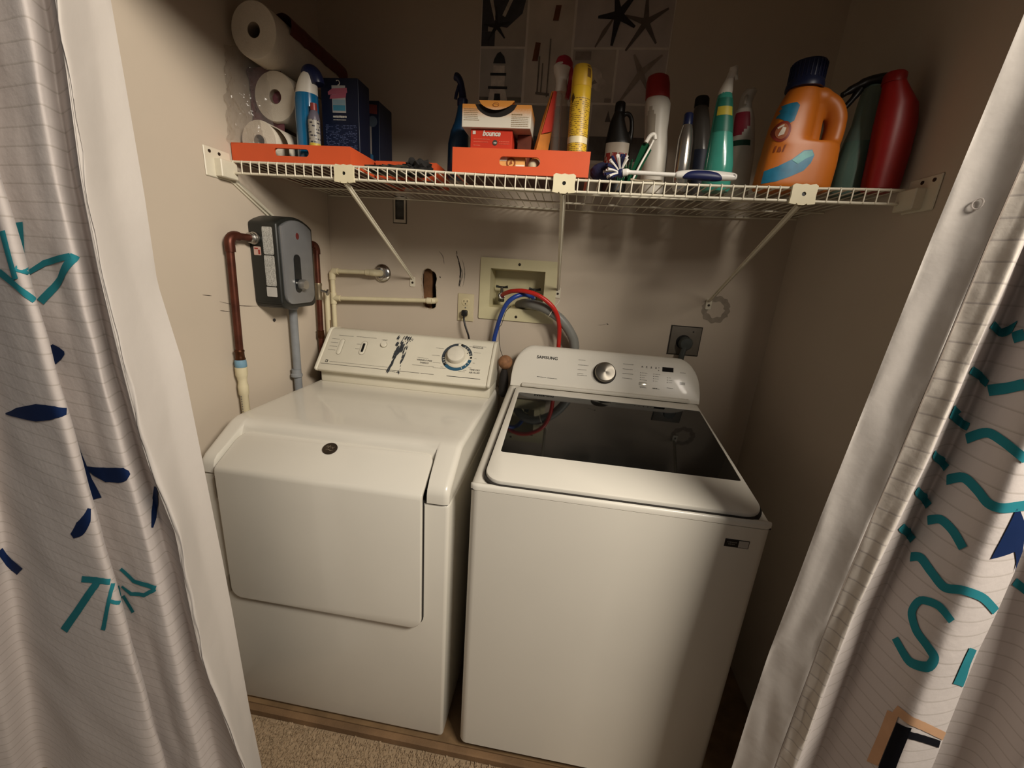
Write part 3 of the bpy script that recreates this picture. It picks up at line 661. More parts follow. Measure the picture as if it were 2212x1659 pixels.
bm = BM(); lathe(bm, [(.0105, 0), (.0125, .002), (.0125, .02), (.012, .022)], .378, -.03, 1.2763, 12, (1, 0, .04)); tube(bm, [(.396, -.03, 1.277), (.402, -.026, 1.277), (.404, -.01, 1.277), (.404, .03, 1.277)], .012, 12); obj('elbow', bm, CPVC, t)
bm = BM(); lathe(bm, [(.0125, 0), (.0125, .045)], -.022, -.03, 1.233, 12); lathe(bm, [(.0122, 0), (.0122, .03)], -.022, -.03, 1.2555, 12, (1, 0, .05)); obj('tee', bm, CPVC, t)
t = tag(obj('plastic_water_pipe', tube(BM(), [(-.0265, -.072, .9), (-.0265, -.068, 1.29)], .010, 12), CPVC, None, 40, (-.0265, -.07, .9)), 'short cream plastic pipe with a brown stain between copper pipe and loop', 'pipe')
bm = BM(); tube(bm, [(-.0172, -.072, 1.02), (-.0172, -.0715, 1.17)], .0022, 6); obj('stain', bm, mat('rust_stain', '#6e4a22', .7, noise_amt=.4), t, label='brown rust stain')

# ------------------------------------------------------------------ boxes, outlets and hoses on the back wall
t = thing('switch_box', 'small black recessed wall box with pale rim high under the shelf', 'wall box', (.256, 0, 1.612))
bm = BM(); holed(bm, rect(.228, .284, 1.562, 1.662), [rect(.236, .276, 1.572, 1.652)], lambda p: (p[0], -.0015, p[1])); thicken(bm, (0, .0012, 0)); obj('outer_rim', bm, mat('rim_dark', '#4d463c', .7), t, 0)
bm = BM(); holed(bm, rect(.2315, .2805, 1.566, 1.658), [rect(.238, .274, 1.577, 1.648)], lambda p: (p[0], -.0045, p[1])); thicken(bm, (0, .003, 0)); obj('inner_rim', bm, mat('rim_pale', '#c9bfae', .55), t, 0)
bm = BM(); box(bm, .234, .278, .004, .05, 1.570, 1.654); obj('box_interior', bm, mat('box_grey', '#4c4b46', .7, noise_amt=.2), t, 0)
t = thing('wall_outlet', 'cream duplex wall outlet with a black plug in its lower socket', 'outlet', (.532, 0, 1.259))
IVORY = mat('ivory_plate', '#c6ba97', .4, noise_amt=.04)
bm = BM(); plate(bm, FB, rect(.4995, .5645, 1.2045, 1.3135), 0, .0055, .003, 2); cv = obj('cover_plate', bm, IVORY, t, 40)
for z in (1.2815, 1.2365):
    bm = BM(); plate(bm, FB, rrect(.516, .548, z-.0145, z+.0145, .012, 5), .005, .0072, .0008); rc = obj('receptacle', bm, mat('receptacle', '#cfc29c', .4), t, 40)
    if z > 1.26:
        for x in (.5255, .5385):
            bm = BM(); plate(bm, FB, rect(x-.0012, x+.0012, z-.001, z+.007), .0072, .0076); obj('socket_slot', bm, BLACKP, rc, 0)
        bm = BM(); plate(bm, FB, circ(.532, z-.0075, .0026, 10), .0072, .0076); obj('ground_hole', bm, BLACKP, rc, 0)
bm = BM(); lathe(bm, [(.003, 0), (.003, .001), (.001, .0015)], .532, -.0055, 1.259, 10, (0, -1, 0)); obj('screw', bm, STEEL, t)
t = thing('power_cord', 'black power cord plugged into the cream outlet and running behind the dryer', 'cord', (.532, -.02, 1.24))
bm = BM(); box(bm, .520, .544, -.028, -.0075, 1.226, 1.250, .005, 2); obj('plug', bm, BLACKP, t)
bm = BM(); tube(bm, spline([(.532, -.024, 1.232), (.535, -.036, 1.215), (.545, -.042, 1.185), (.558, -.042, 1.150), (.565, -.038, 1.10), (.565, -.03, 1.02), (.563, -.03, .97)]), .0038, 8); obj('cable', bm, BLACKP, t)
# washing-machine outlet box
t = thing('washer_outlet_box', 'recessed yellowed plastic outlet box with two valves in the back wall', 'outlet box', (.74, 0, 1.34))
YEL = mat('yellowed_plastic', '#cac29d', .42, noise_amt=.05, scale=10)
bm = BM(); holed(bm, rrect(.587, .889, 1.2215, 1.4585, .004, 2), [rect(.628, .842, 1.270, 1.419)], lambda p: (p[0], -.006, p[1])); thicken(bm, (0, .0058, 0)); obj('frame', bm, YEL, t, 0)
bm = BM()
A = [bm.verts.new((x, -.005, z)) for x, z in rect(.628, .842, 1.270, 1.419)]; B = [bm.verts.new((x, .082, z)) for x, z in rect(.634, .836, 1.276, 1.413)]
for i in range(4): bm.faces.new((A[i], A[(i+1) % 4], B[(i+1) % 4], B[i]))
bm.faces.new(B); obj('recess', bm, YEL, t, 0)
for z in (1.4395, 1.2385):
    bm = BM(); lathe(bm, [(.0055, 0), (.0055, .001), (.002, .002)], .740, -.006, z, 12, (0, -1, 0)); obj('screw', bm, mat('screw_dark', '#3a332a', .5, .6), t)
VALV = mat('valve_metal', '#5d5a50', .4, .7, noise_amt=.2)
for x in (.668, .802):
    bm = BM(); lathe(bm, [(.011, 0), (.013, .003), (.011, .03), (.006, .034), (.0055, .058)], x, .045, 1.290, 14); tube(bm, [(x, .045, 1.305), (x, .01, 1.318)], .009, 10); v = obj('valve', bm, VALV, t)
    bm = BM(); tube(bm, [(x-.024, .044, 1.3505), (x-.01, .045, 1.348), (x+.01, .045, 1.348), (x+.024, .046, 1.3505)], [.0055, .004, .004, .0055], 8); obj('valve_handle', bm, mat('valve_dark', '#2f302c', .5, .4), v)
    bm = BM(); lathe(bm, [(.0125, 0), (.0125, .012)], x+(.006 if x < .7 else 0), .016, 1.312, 6, (.25 if x < .7 else -.2, -1, .3)); obj('hose_nut', bm, CHROME, v)
hp = {}
def hose(name, pts, r, m, label, cat='hose', rib=False):
    P = spline(pts, 10)
    o = obj(name, tube(BM(), P, r if not rib else [r*(1+.05*(i % 2)) for i in range(len(P))], 14), m, None, 60, tuple(P[-1])); tag(o, label, cat); return o
hose('hose', [(.676, .012, 1.318), (.690, -.015, 1.327), (.725, -.055, 1.340), (.775, -.085, 1.345), (.832, -.095, 1.332), (.887, -.09, 1.293), (.913, -.07, 1.236), (.920, -.05, 1.15), (.920, -.045, 1.05)], .0082, mat('red_hose', '#b8241c', .35), 'red water supply hose arching from the outlet box to behind the washer')
hose('hose', [(.800, .010, 1.318), (.792, -.02, 1.325), (.768, -.06, 1.331), (.735, -.078, 1.318), (.708, -.075, 1.290), (.686, -.06, 1.240), (.670, -.042, 1.185), (.661, -.034, 1.14), (.655, -.030, 1.06), (.655, -.03, .99)], .0085, mat('blue_hose', '#23418f', .35), 'blue water supply hose curving from the outlet box down behind the dryer')
gh = hose('drain_hose', [(.742, .045, 1.282), (.765, .01, 1.292), (.800, -.034, 1.295), (.845, -.056, 1.289), (.880, -.060, 1.274), (.920, -.058, 1.248), (.958, -.052, 1.204), (.980, -.047, 1.156), (.990, -.045, 1.05)], .0180, mat('grey_hose', '#767671', .45), 'thick grey ribbed drain hose from the outlet box to behind the washer', rib=True)
bm = BM(); tube(bm, [Vector((.880, -.060, 1.274))+Vector((.010*math.sin(a), .0205*math.cos(a), .0195*math.sin(a))) for a in [2*PI*k/20 for k in range(21)]], .0016, 6, False); tube(bm, [(.888, -.065, 1.294), (.902, -.068, 1.311), (.908, -.068, 1.322)], .0014, 5); tg_ = obj('zip_tie', bm, mat('zip_white', '#d9d4c4', .4), None, 60, (.880, -.07, 1.282)); tag(tg_, 'white zip tie strapped round the grey drain hose', 'zip tie')
t = thing('hanging_ball', 'brown ball hanging on a thin dark wire between dryer and washer', 'ball', (.7245, -.115, 1.06))
bm = BM(); bmesh.ops.create_icosphere(bm, subdivisions=4, radius=.0275, matrix=Matrix.Translation((.7245, -.115, 1.075))); obj('ball', bm, mat('brown_ball', '#8a6243', .75, noise_amt=.25, scale=70, bump=.5, bscale=300), t)
bm = BM(); tube(bm, spline([(.716, -.008, 1.278), (.706, -.06, 1.262), (.702, -.09, 1.235), (.698, -.105, 1.215), (.692, -.112, 1.205), (.694, -.115, 1.175), (.696, -.115, 1.15), (.703, -.115, 1.12), (.712, -.115, 1.099)], 5), .0012, 5); obj('wire', bm, INK, t)
bm = BM(); lathe(bm, [(.006, 0), (.016, .01), (.019, .06), (.016, .09), (.010, .115)], .7225, -.115, .935, 12); obj('weight', bm, mat('dark_sock', '#1d1815', .8), t, label='dark weight under the ball')
t = thing('dryer_outlet', 'square grey outlet plate with a heavy right-angle plug, above the washer console', 'outlet', (1.397, 0, 1.2))
bm = BM(); plate(bm, FB, rect(1.3395, 1.4545, 1.1455, 1.2575), 0, .003); obj('plate_edge', bm, mat('plate_edge', '#2c2822', .6), t, 0)
bm = BM(); plate(bm, FB, rect(1.3425, 1.4515, 1.1485, 1.2545), .003, .006, .002, 2); obj('cover_plate', bm, mat('grey_plate', '#6b6459', .5, noise_amt=.06), t, 40)
bm = BM(); lathe(bm, [(.003, 0), (.003, .001)], 1.422, -.006, 1.238, 8, (0, -1, 0)); obj('screw', bm, BLACKP, t)
bm = BM(); lathe(bm, [(.027, 0), (.027, .002)], 1.392, -.006, 1.197, 24, (0, -1, 0)); obj('socket_face', bm, BLACKP, t)
PLG = mat('plug_grey', '#3f4340', .5)
bm = BM(); lathe(bm, [(.024, 0), (.025, .004), (.025, .022), (.021, .030), (.0001, .032)], 1.396, -.008, 1.194, 24, (0, -1, 0)); pl = obj('plug', bm, PLG, t)
bm = BM(); tube(bm, spline([(1.393, -.030, 1.180), (1.388, -.034, 1.155), (1.386, -.034, 1.13), (1.386, -.034, 1.08), (1.386, -.03, 1.0)], 5), .0105, 10); obj('cable', bm, PLG, pl)

# ------------------------------------------------------------------ wire shelf
SHW = mat('shelf_white', '#d6cfbb', .35, noise_amt=.05, scale=20); CLIPM = mat('clip_cream', '#dcd2b2', .4, noise_amt=.04)
t = thing('wire_shelf', 'white ventilated wire shelf across the closet with three struts', 'shelf', (.83, -.24, 1.65))
ys = -.4845; zb = 1.6495
def zs(x): return 1.654-.009*max(0, 1-((x-1.03)/.62)**2)
def zl(x): return 1.6245-.0065*max(0, 1-((x-.95)/.75)**2)
xsr = [XL+.014+(XR-XL-.024)*k/24 for k in range(25)]
def rail(y, zf, r, name): return obj(name, tube(BM(), [(x, y, zf(x)) for x in xsr], r, 8), SHW, t, 60)
rail(ys, zs, .0032, 'front_rail'); rail(ys-.001, zl, .0034, 'lip_rail'); rail(-.012, lambda x: zs(x)-.004, .003, 'back_rail'); rail(-.17, lambda x: zs(x)-.005, .003, 'cross_rail'); rail(-.33, lambda x: zs(x)-.005, .003, 'cross_rail')
bm = BM(); x0_ = .83; tube(bm, [(x0_, -.008, 1.6505), (x0_, -.24, 1.6500), (x0_, ys-.001, 1.6510), (x0_, ys-.0034, 1.6495), (x0_, ys-.0036, 1.6460), (x0_, ys-.0040, 1.6185)], .0017, 6)
w0 = obj('wire', bm, SHW, t, 60)
nw = 65; first = True
for k in range(nw):
    x = XL+.022+(XR-XL-.042)*k/(nw-1)
    wo = w0 if first else w0.copy()
    if not first: C.objects.link(wo); wo.parent = t
    first = False
    wo.location = (x-x0_, 0, (zs(x)+zl(x))/2-(1.651+1.6185)/2+.0005)
for x in (.3085, .8965, 1.4585):
    bm = BM(); holed(bm, [(x-.028, 1.653), (x-.022, 1.657), (x-.008, 1.655), (x, 1.657), (x+.009, 1.655), (x+.022, 1.657), (x+.028, 1.653), (x+.027, 1.632), (x+.029, 1.614), (x+.013, 1.612), (x+.011, 1.615), (x+.006, 1.611), (x-.008, 1.611), (x-.011, 1.615), (x-.014, 1.612), (x-.028, 1.614), (x-.027, 1.632)], [circ(x, 1.635, .0048, 12)], lambda p: (p[0], -.4960, p[1])); thicken(bm, (0, .0065, 0)); cl = obj('clip', bm, CLIPM, t, 0)
    bm = BM(); lathe(bm, [(.0046, 0), (.0046, .002)], x, -.4915, 1.635, 10, (0, -1, 0)); obj('clip_hole', bm, BLACKP, cl)
    bm = BM(); a, b = Vector((x, -.486, 1.611)), Vector((x, -.006, 1.357))
    for p, w_ in ((a, .0085), (b, .006)): pass
    d = (b-a); n = Vector((0, -d.z, d.y)).normalized()
    A = [bm.verts.new(a+Vector((sx*.0075, 0, 0))+n*h) for sx, h in ((-1, 0), (1, 0), (1, .004), (.2, -.004), (-.2, -.004), (-1, .004))]; B = [bm.verts.new(b+Vector((sx*.0055, 0, 0))+n*h) for sx, h in ((-1, 0), (1, 0), (1, .004), (.2, -.004), (-.2, -.004), (-1, .004))]
    for i in range(6): bm.faces.new((A[i], A[(i+1) % 6], B[(i+1) % 6], B[i]))
    bm.faces.new(A); bm.faces.new(B[::-1]); sr = obj('strut', bm, SHW, t, 0)
    bm = BM(); plate(bm, FB, rrect(x-.011, x+.010, 1.325, 1.364, .004, 3), 0, .0035, .001); obj('strut_foot', bm, SHW, sr, 0)
    bm = BM(); lathe(bm, [(.0045, 0), (.0045, .0012), (.002, .002)], x, -.0035, 1.341, 10, (0, -1, 0)); obj('screw', bm, mat('screw_dark', '#3a332a', .5, .6), sr)
for s, X0 in ((1, XL), (-1, XR)):
    bm = BM(); box(bm, min(X0, X0+s*.024), max(X0, X0+s*.024), -.530, -.474, 1.607, 1.652, .002, 1); br_ = obj('end_bracket', bm, SHW, t)
    bm = BM(); box(bm, min(X0, X0+s*.004), max(X0, X0+s*.004), -.560, -.474, 1.603, 1.676, .002, 1); obj('bracket_plate', bm, SHW, br_)
    for y in (-.543, -.512):
        bm = BM(); lathe(bm, [(.0042, 0), (.0042, .0015)], X0+s*.004, y, 1.665, 10, (s, 0, 0)); obj('screw', bm, mat('screw_dark', '#3a332a', .5, .6), br_)
bm = BM(); prism(bm, [(-.486, 1.606), (-.455, 1.612), (-.315, 1.535), (-.335, 1.522)], 'x', XL, XL+.005, .001, 1); obj('side_brace', bm, SHW, t)
bm = BM(); prism(bm, [(-.467, 1.6), (-.462, 1.603), (-.322, 1.529), (-.326, 1.525)], 'x', XL+.005, XL+.012, .001, 1); obj('side_brace', bm, SHW, t)

# ------------------------------------------------------------------ poster
t = thing('poster', 'faded seaside picture poster of starfish and lighthouse panels high on the back wall', 'poster', (.866, 0, 2.1))
bm = BM(); plate(bm, FB, rect(.550, 1.182, 1.80, 2.44), .0002, .0012); obj('sheet', bm, mat('poster_paper', '#d2c9bd', .6), t, 0)
def panel(x0, x1, z0, z1, col, lab=None, amt=.15):
    bm = BM(); plate(bm, FB, rect(x0, x1, z0, z1), .0012, .0020); return obj('photo_panel', bm, mat('poster_'+col[1:], col, .5, noise_amt=amt, scale=9), t, 0, label=lab)
pa = panel(.5535, .705, 2.148, 2.30, '#a79e93'); pb = panel(.7125, .862, 1.982, 2.30, '#bfb4a6'); pc = panel(.870, 1.178, 2.148, 2.30, '#b4aaa4')
pd = panel(.5535, .703, 1.982, 2.141, '#a9a39b'); pe = panel(.870, 1.012, 1.988, 2.141, '#b0a69b'); pf = panel(1.020, 1.178, 1.988, 2.141, '#b5aaa3')
panel(.5535, .703, 1.81, 1.975, '#a8a096'); pg = panel(.7125, .945, 1.81, 1.975, '#8b8680'); ph = panel(.952, 1.178, 1.81, 1.981, '#aaa198')
panel(.5535, .862, 2.308, 2.43, '#b1a79c'); panel(.870, 1.178, 2.308, 2.43, '#a59b95')
def blob(parent, name, polys, col, h=.0023, lab=None):
    bm = BM()
    for i_, p in enumerate(polys): decal(bm, FB, p, h+.0010+i_*.0002, 0)
    return obj(name, bm, mat('print_'+col[1:], col, .5, noise_amt=.2, scale=40), parent, 0, label=lab)
def star(cx, cz, arms, w_):
    out = []
    for a, L in arms:
        c, s = math.cos(math.radians(a)), math.sin(math.radians(a))
        out.append([(cx-s*w_, cz+c*w_), (cx+c*L*.6-s*w_*.55, cz+s*L*.6+c*w_*.55), (cx+c*L-s*w_*.3, cz+s*L+c*w_*.3), (cx+c*L+s*w_*.3, cz+s*L-c*w_*.3), (cx+c*L*.6+s*w_*.55, cz+s*L*.6-c*w_*.55), (cx+s*w_, cz-c*w_)][::-1])
    return out
blob(pa, 'dark_corner', [rect(.5535, .600, 2.148, 2.19), rect(.5535, .575, 2.19, 2.215), [(.5535, 2.215), (.640, 2.20), (.690, 2.24), (.705, 2.30), (.5535, 2.30)]], '#3d3d42', .0018)
blob(pa, 'starfish', star(.605, 2.205, ((95, .055), (175, .045), (15, .045), (310, .045), (235, .05)), .007), '#2b2a2c')
blob(pa, 'driftwood', [[(.57, 2.30), (.583, 2.30), (.603, 2.225), (.596, 2.22)], [(.655, 2.30), (.668, 2.30), (.632, 2.23), (.622, 2.235)]], '#b9b0a4', .0023)
blob(pb, 'cork', [[(.733, 2.106), (.752, 2.106), (.758, 2.158), (.741, 2.160)], [(.793, 2.22), (.812, 2.22), (.818, 2.262), (.8, 2.262)]], '#6a3d24')
blob(pb, 'glass_bottle', [rect(.755, .760, 2.01, 2.12), rect(.789, .793, 2.0, 2.17), rect(.768, .772, 2.01, 2.10), [(.752, 2.008), (.80, 2.004), (.80, 2.012), (.752, 2.016)]], '#6f665c')
blob(pc, 'starfish', star(1.005, 2.235, ((50, .085), (105, .07), (185, .065), (262, .085), (330, .065)), .013), '#262226')
blob(pc, 'starfish', star(1.095, 2.215, ((30, .075), (95, .08), (235, .095), (305, .07), (165, .07)), .010), '#5d544f')
blob(pc, 'starfish', star(.965, 2.19, ((55, .05), (240, .05)), .007), '#6b6058')
blob(pd, 'lighthouse_tower', [rect(.600, .640, 2.070, 2.092), rect(.594, .642, 2.030, 2.062), [(.585, 1.985), (.655, 1.985), (.645, 2.024), (.592, 2.024)]], '#cfc6ba', .0019)
blob(pd, 'lighthouse_roof', [[(.598, 2.098), (.642, 2.098), (.636, 2.118), (.622, 2.132), (.612, 2.128), (.602, 2.112)], rect(.590, .646, 2.062, 2.070), rect(.584, .652, 2.022, 2.030), [(.606, 1.985), (.630, 1.985), (.628, 2.008), (.608, 2.008)]], '#2e3032')
blob(pd, 'harbour_shade', [rect(.5535, .703, 1.982, 1.998)], '#6a675f', .0018)
blob(pe, 'shell', [circ(.940, 2.06, .035, 14, .03), circ(.968, 2.04, .022, 12, .02)], '#c2b7ab', .0019)
blob(pe, 'shell_shade', [[(.93, 2.035), (.96, 2.045), (.95, 2.055)], rect(.99, 1.012, 1.988, 2.0), rect(.878, .93, 2.11, 2.135)], '#8c8178')
blob(pf, 'starfish', star(1.10, 2.075, ((40, .08), (120, .06), (235, .10), (300, .05)), .011), '#8b7f75')
blob(pg, 'dark_sea', [rect(.7125, .945, 1.81, 1.88)], '#4f5256', .0018)
blob(ph, 'dark_sea', [rect(.952, 1.178, 1.81, 1.885), [(1.0, 1.93), (1.02, 1.93), (1.008, 1.965)]], '#5b5653', .0018)
# ------------------------------------------------------------------ trays on the shelf
ORANGE = mat('tray_orange', '#c8522a', .5, noise_amt=.04, scale=14)
DK = 1.6565                                                        # top of the deck wires
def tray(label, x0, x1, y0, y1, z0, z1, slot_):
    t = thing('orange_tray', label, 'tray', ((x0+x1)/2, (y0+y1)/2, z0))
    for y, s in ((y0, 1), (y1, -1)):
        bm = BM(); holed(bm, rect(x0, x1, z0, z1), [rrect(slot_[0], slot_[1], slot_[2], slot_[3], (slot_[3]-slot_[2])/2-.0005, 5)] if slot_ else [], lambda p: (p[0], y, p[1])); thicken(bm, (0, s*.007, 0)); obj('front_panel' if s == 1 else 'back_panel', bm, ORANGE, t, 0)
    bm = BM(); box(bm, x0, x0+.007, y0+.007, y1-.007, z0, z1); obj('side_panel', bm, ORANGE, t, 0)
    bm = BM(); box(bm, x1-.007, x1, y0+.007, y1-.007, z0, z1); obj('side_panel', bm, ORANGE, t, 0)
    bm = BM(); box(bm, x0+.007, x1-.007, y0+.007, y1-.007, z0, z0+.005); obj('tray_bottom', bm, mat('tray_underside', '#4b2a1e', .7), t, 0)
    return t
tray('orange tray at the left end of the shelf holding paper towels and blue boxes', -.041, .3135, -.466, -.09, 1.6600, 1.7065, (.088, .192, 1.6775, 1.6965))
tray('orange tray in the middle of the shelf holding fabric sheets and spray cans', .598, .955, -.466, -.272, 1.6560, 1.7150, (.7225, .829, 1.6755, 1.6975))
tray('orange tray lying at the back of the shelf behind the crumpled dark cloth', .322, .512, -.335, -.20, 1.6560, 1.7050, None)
TB = 1.6655; TC = 1.6615
# crumpled dark cloth
def crumple(bm, cx, cy, cz, rx, ry, rz, seed, amp=.5, sub=4):
    r = bmesh.ops.create_icosphere(bm, subdivisions=sub, radius=1)
    for v in r['verts']:
        d = v.co.normalized(); n = noise.fractal(d*2.2+Vector((seed, seed*1.7, 0)), 1.0, 2.0, 4); n2 = abs(noise.noise(d*5+Vector((0, seed, 3))))
        k = 1+amp*n+.35*n2
        v.co = Vector((cx+d.x*rx*k, cy+d.y*ry*k, max(DK+.0005, cz+d.z*rz*k)))
    return bm
camo = mat('camo_cloth', '#39352b', .9, noise_amt=.9, scale=22, bump=.6, bscale=120)
t = thing('crumpled_cloth', 'crumpled dark camouflage cloth on the wire shelf between the two orange trays', 'cloth', (.43, -.40, DK))
bm = BM(); crumple(bm, .405, -.405, 1.663, .062, .036, .013, 3.1, .5); obj('cloth_fold', bm, camo, t, 50)
bm = BM(); crumple(bm, .475, -.398, 1.673, .036, .032, .022, 8.2, .6); obj('black_bunch', bm, mat('black_cloth', '#1c1a18', .9, noise_amt=.4, bump=.5), t, 50, label='black bunched end')

# ------------------------------------------------------------------ paper towels in torn wrap
PAPER = mat('paper_white', '#cfc6b6', .85, noise_amt=.04, scale=40, bump=.35, bscale=260, spec=.1); CORE = mat('card_core', '#7d6f60', .85)
def roll(label, cx, cz, r, y0, y1, rc, sx=1.0):
    t = thing('paper_towel_roll', label, 'paper towel', (cx, (y0+y1)/2, cz-r), 'paper towel rolls in torn wrap')
    bm = BM(); lathe(bm, [(rc, 0), (r*.97, 0), (r, .004), (r, y1-y0-.004), (r*.97, y1-y0), (rc, y1-y0), (rc, 0)], cx, y0, cz, 40, (0, 1, 0), sx, 1, False); obj('paper', bm, PAPER, t, 40)
    bm = BM(); lathe(bm, [(rc+.0004, .001), (rc-.0012, .001), (rc-.0012, y1-y0-.002), (rc+.0004, y1-y0-.002)], cx, y0, cz, 24, (0, 1, 0), 1, 1, False); lathe(bm, [(rc-.001, .16)], cx, y0, cz, 24, (0, 1, 0)); obj('core', bm, CORE, t, 40)
    return t
roll('large white paper towel roll at the top of the torn pack, its end facing out', .040, 1.981, .0665, -.44, -.10, .0185)
roll('white paper towel roll in the middle of the torn pack beside the blue bottle', .0465, 1.8484, .0650, -.385, -.10, .0188)
rt = roll('low white paper towel roll partly unwound behind the orange tray edge', .022, 1.7205, .0540, -.435, -.15, .0165)
bm = BM(); P = spline([(.060, 0, 1.762), (.085, 0, 1.752), (.106, 0, 1.728), (.112, 0, 1.700), (.108, 0, 1.672)], 6); rows = [[bm.verts.new((p.x, y, p.z)) for p in P] for y in (-.432, -.38, -.30, -.16)]
for a, b in zip(rows, rows[1:]):
    for i in range(len(P)-1): bm.faces.new((a[i], a[i+1], b[i+1], b[i]))
thicken(bm, (-.0015, 0, -.001)); obj('loose_sheet', bm, PAPER, rt, 60)
PURP = mat('wrap_purple', '#6e4049', .3, noise_amt=.2, scale=18, coat=.3); CLEARW = clear_mat('wrap_clear', '#d8d2cc', .90, .10)
t = thing('paper_towel_wrap', 'torn clear and purple plastic wrap round the paper towel rolls', 'plastic wrap', (-.01, -.40, TB))
def crinkle(bm, pts, rows_, amp, seed, sc=28):
    g = []
    for (a, b) in rows_:
        pass
bm = BM(); NU, NV = 30, 44; g = []
for i in range(NV+1):
    v = i/NV; z = 1.708+(1.945-1.708)*v; row = []
    for k in range(NU+1):
        u = k/NU; x = max(XL+.002, XL+.003+(.105*(1-.25*v))*u*.95); y = -.478+.062*u+.030*v-.012*math.sin(PI*u)
        q = Vector((u*5, v*9, 1.3)); n = noise.noise(q)*.010+abs(noise.noise(q*2.7))*.010
        row.append(bm.verts.new((max(XL+.0015, x+noise.noise(q*1.9)*.004), y-n, z)))
    g.append(row)
for i in range(NV):
    for k in range(NU): bm.faces.new((g[i][k], g[i][k+1], g[i+1][k+1], g[i+1][k]))
obj('clear_film', bm, CLEARW, t, 25)
bm = BM(); g = []
for i in range(17):
    z = 1.712+(1.925-1.712)*i/16; row = []
    for k in range(9):
        u = k/8; row.append(bm.verts.new((XL+.004+.10*u, -.372+.012*noise.noise(Vector((u*4, i*.5, 7))), z)))
    g.append(row)
for i in range(16):
    for k in range(8): bm.faces.new((g[i][k], g[i][k+1], g[i+1][k+1], g[i+1][k]))
obj('purple_film', bm, PURP, t, 40, label='purple printed part behind the clear film')
bm = BM(); g = []
for i in range(15):
    y = -.385+.29*i/14; row = []
    for k in range(9):
        a = math.radians(18+52*k/8+6*noise.noise(Vector((i*.8, 0, 2)))*(1 if k in (0, 8) else 0)); rr = .0690+.022*math.sin(PI*k/8)+.003*noise.noise(Vector((i*.7, k*.5, 9)))
        row.append(bm.verts.new((.040+rr*math.cos(a), y, 1.976+rr*math.sin(a))))
    g.append(row)
for i in range(14):
    for k in range(8): bm.faces.new((g[i][k], g[i][k+1], g[i+1][k+1], g[i+1][k]))
obj('purple_film', bm, mat('wrap_maroon', '#5c241c', .4, noise_amt=.2), t, 40, label='dark maroon strip over the top roll')

# ------------------------------------------------------------------ bottles and boxes
def cap_(t, secs, m, name='cap', seg=24, label=None):
    return obj(name, loft(BM(), secs, seg), m, t, 40, label=label)
NAVY = mat('navy_plastic', '#151d3f', .35); WHT = mat('white_plastic', '#cfc9bd', .4, noise_amt=.03)
# blue cleaner bottle with angled white neck
t = thing('cleaner_bottle', 'blue cleaner bottle with white angled neck and navy cap in left tray', 'bottle', (.1617, -.415, TB))
bs = [(TB, .1320, -.37, .028, .026), (TB+.006, .1322, -.37, .032, .030), (1.80, .1325, -.37, .0325, .030), (1.845, .1335, -.37, .0320, .029), (1.8585, .1345, -.37, .0308, .0285), (1.876, .137, -.37, .0285, .027), (1.893, .141, -.37, .0255, .025), (1.905, .1455, -.37, .0225, .023), (1.911, .148, -.37, .019, .02)]
KZ = lambda z: max(TB, 1.4158+(z-1.4158)*.9636); KX = lambda x: .9328+(x-.9328)*.9636
bs = [(KZ(z), KX(x), -.415, rx*.9636, ry*.93) for z, x, y, rx, ry in bs]
obj('body', loft(BM(), bs[:5]), mat('cleaner_blue', '#0c5f8a', .18, noise_amt=.05, coat=.4), t, 40)
obj('neck', loft(BM(), bs[4:]), WHT, t, 40, label='white upper body')
bm = BM(); tube(bm, spline([(KX(x), -.415, KZ(z)) for x, z in ((.133, 1.903), (.142, 1.912), (.154, 1.913), (.166, 1.902), (.172, 1.885))], 4), [.010, .013, .015, .0165, .018, .019, .0195, .0195, .0195, .019, .0185, .018, .0175, .017, .0165, .016, .015], 14, flat=1.1); obj('cap', bm, NAVY, t, 50)
# small spice-like bottle
t = thing('small_bottle', 'small printed bottle with red top between blue bottle and navy box', 'bottle', (.199, -.443, TB))
ss = [(TB, .199, -.443, .0145, .0145), (1.777, .199, -.443, .0150, .0150), (1.788, .1995, -.443, .0125, .0125), (1.796, .200, -.443, .0085, .0085)]
obj('body', loft(BM(), ss, 18), mat('spice_clear', '#5a5560', .3), t, 40)
obj('label', patch(ss, 1.675, 1.772, 180, 360), print_mat('spice_print', '#8f8a80', '#2b2830', .2, .08, .6), t, 40)
obj('label', patch(ss, 1.675, 1.715, 180, 360, .0014), mat('spice_yellow', '#b09a35', .5, noise_amt=.3, scale=120), t, 40, label='yellow band at the foot')
cap_(t, [(1.796, .200, -.443, .009, .009), (1.813, .200, -.443, .0085, .0085)], mat('spice_cap', '#7e2f2a', .4), seg=14)
def box_thing(name, label, cat, x0, x1, y0, y1, z0, z1, m, bev=.001, rz=0):
    t = thing(name, label, cat, ((x0+x1)/2, (y0+y1)/2, z0)); bm = BM(); box(bm, x0, x1, y0, y1, z0, z1, bev, 1)
    obj('carton', bm, m, t, 0); t.rotation_euler.z = rz; return t
NBOX = mat('navy_carton', '#0c142b', .45, noise_amt=.06)
t = box_thing('navy_carton', 'tall navy carton with a hang-tag picture on its front in left tray', 'box', .176, .2895, -.366, -.300, TB, 1.9045, NBOX)
FN = Frame((0, -.366, 0), (1, 0, 0), (0, 0, 1), (0, -1, 0))
bm = BM(); decal(bm, FN, rect(.210, .251, 1.818, 1.886), .0008); cd = obj('tag_picture', bm, mat('tag_white', '#a9a6a2', .5), t, 0)
def fd(bm_polys, col, h, parent, name, fr=FN, rough=.5, lab=None):
    bm = BM()
    for p in bm_polys: decal(bm, fr, p, h, 0)
    return obj(name, bm, mat('print_'+col[1:], col, rough), parent, 0, label=lab)
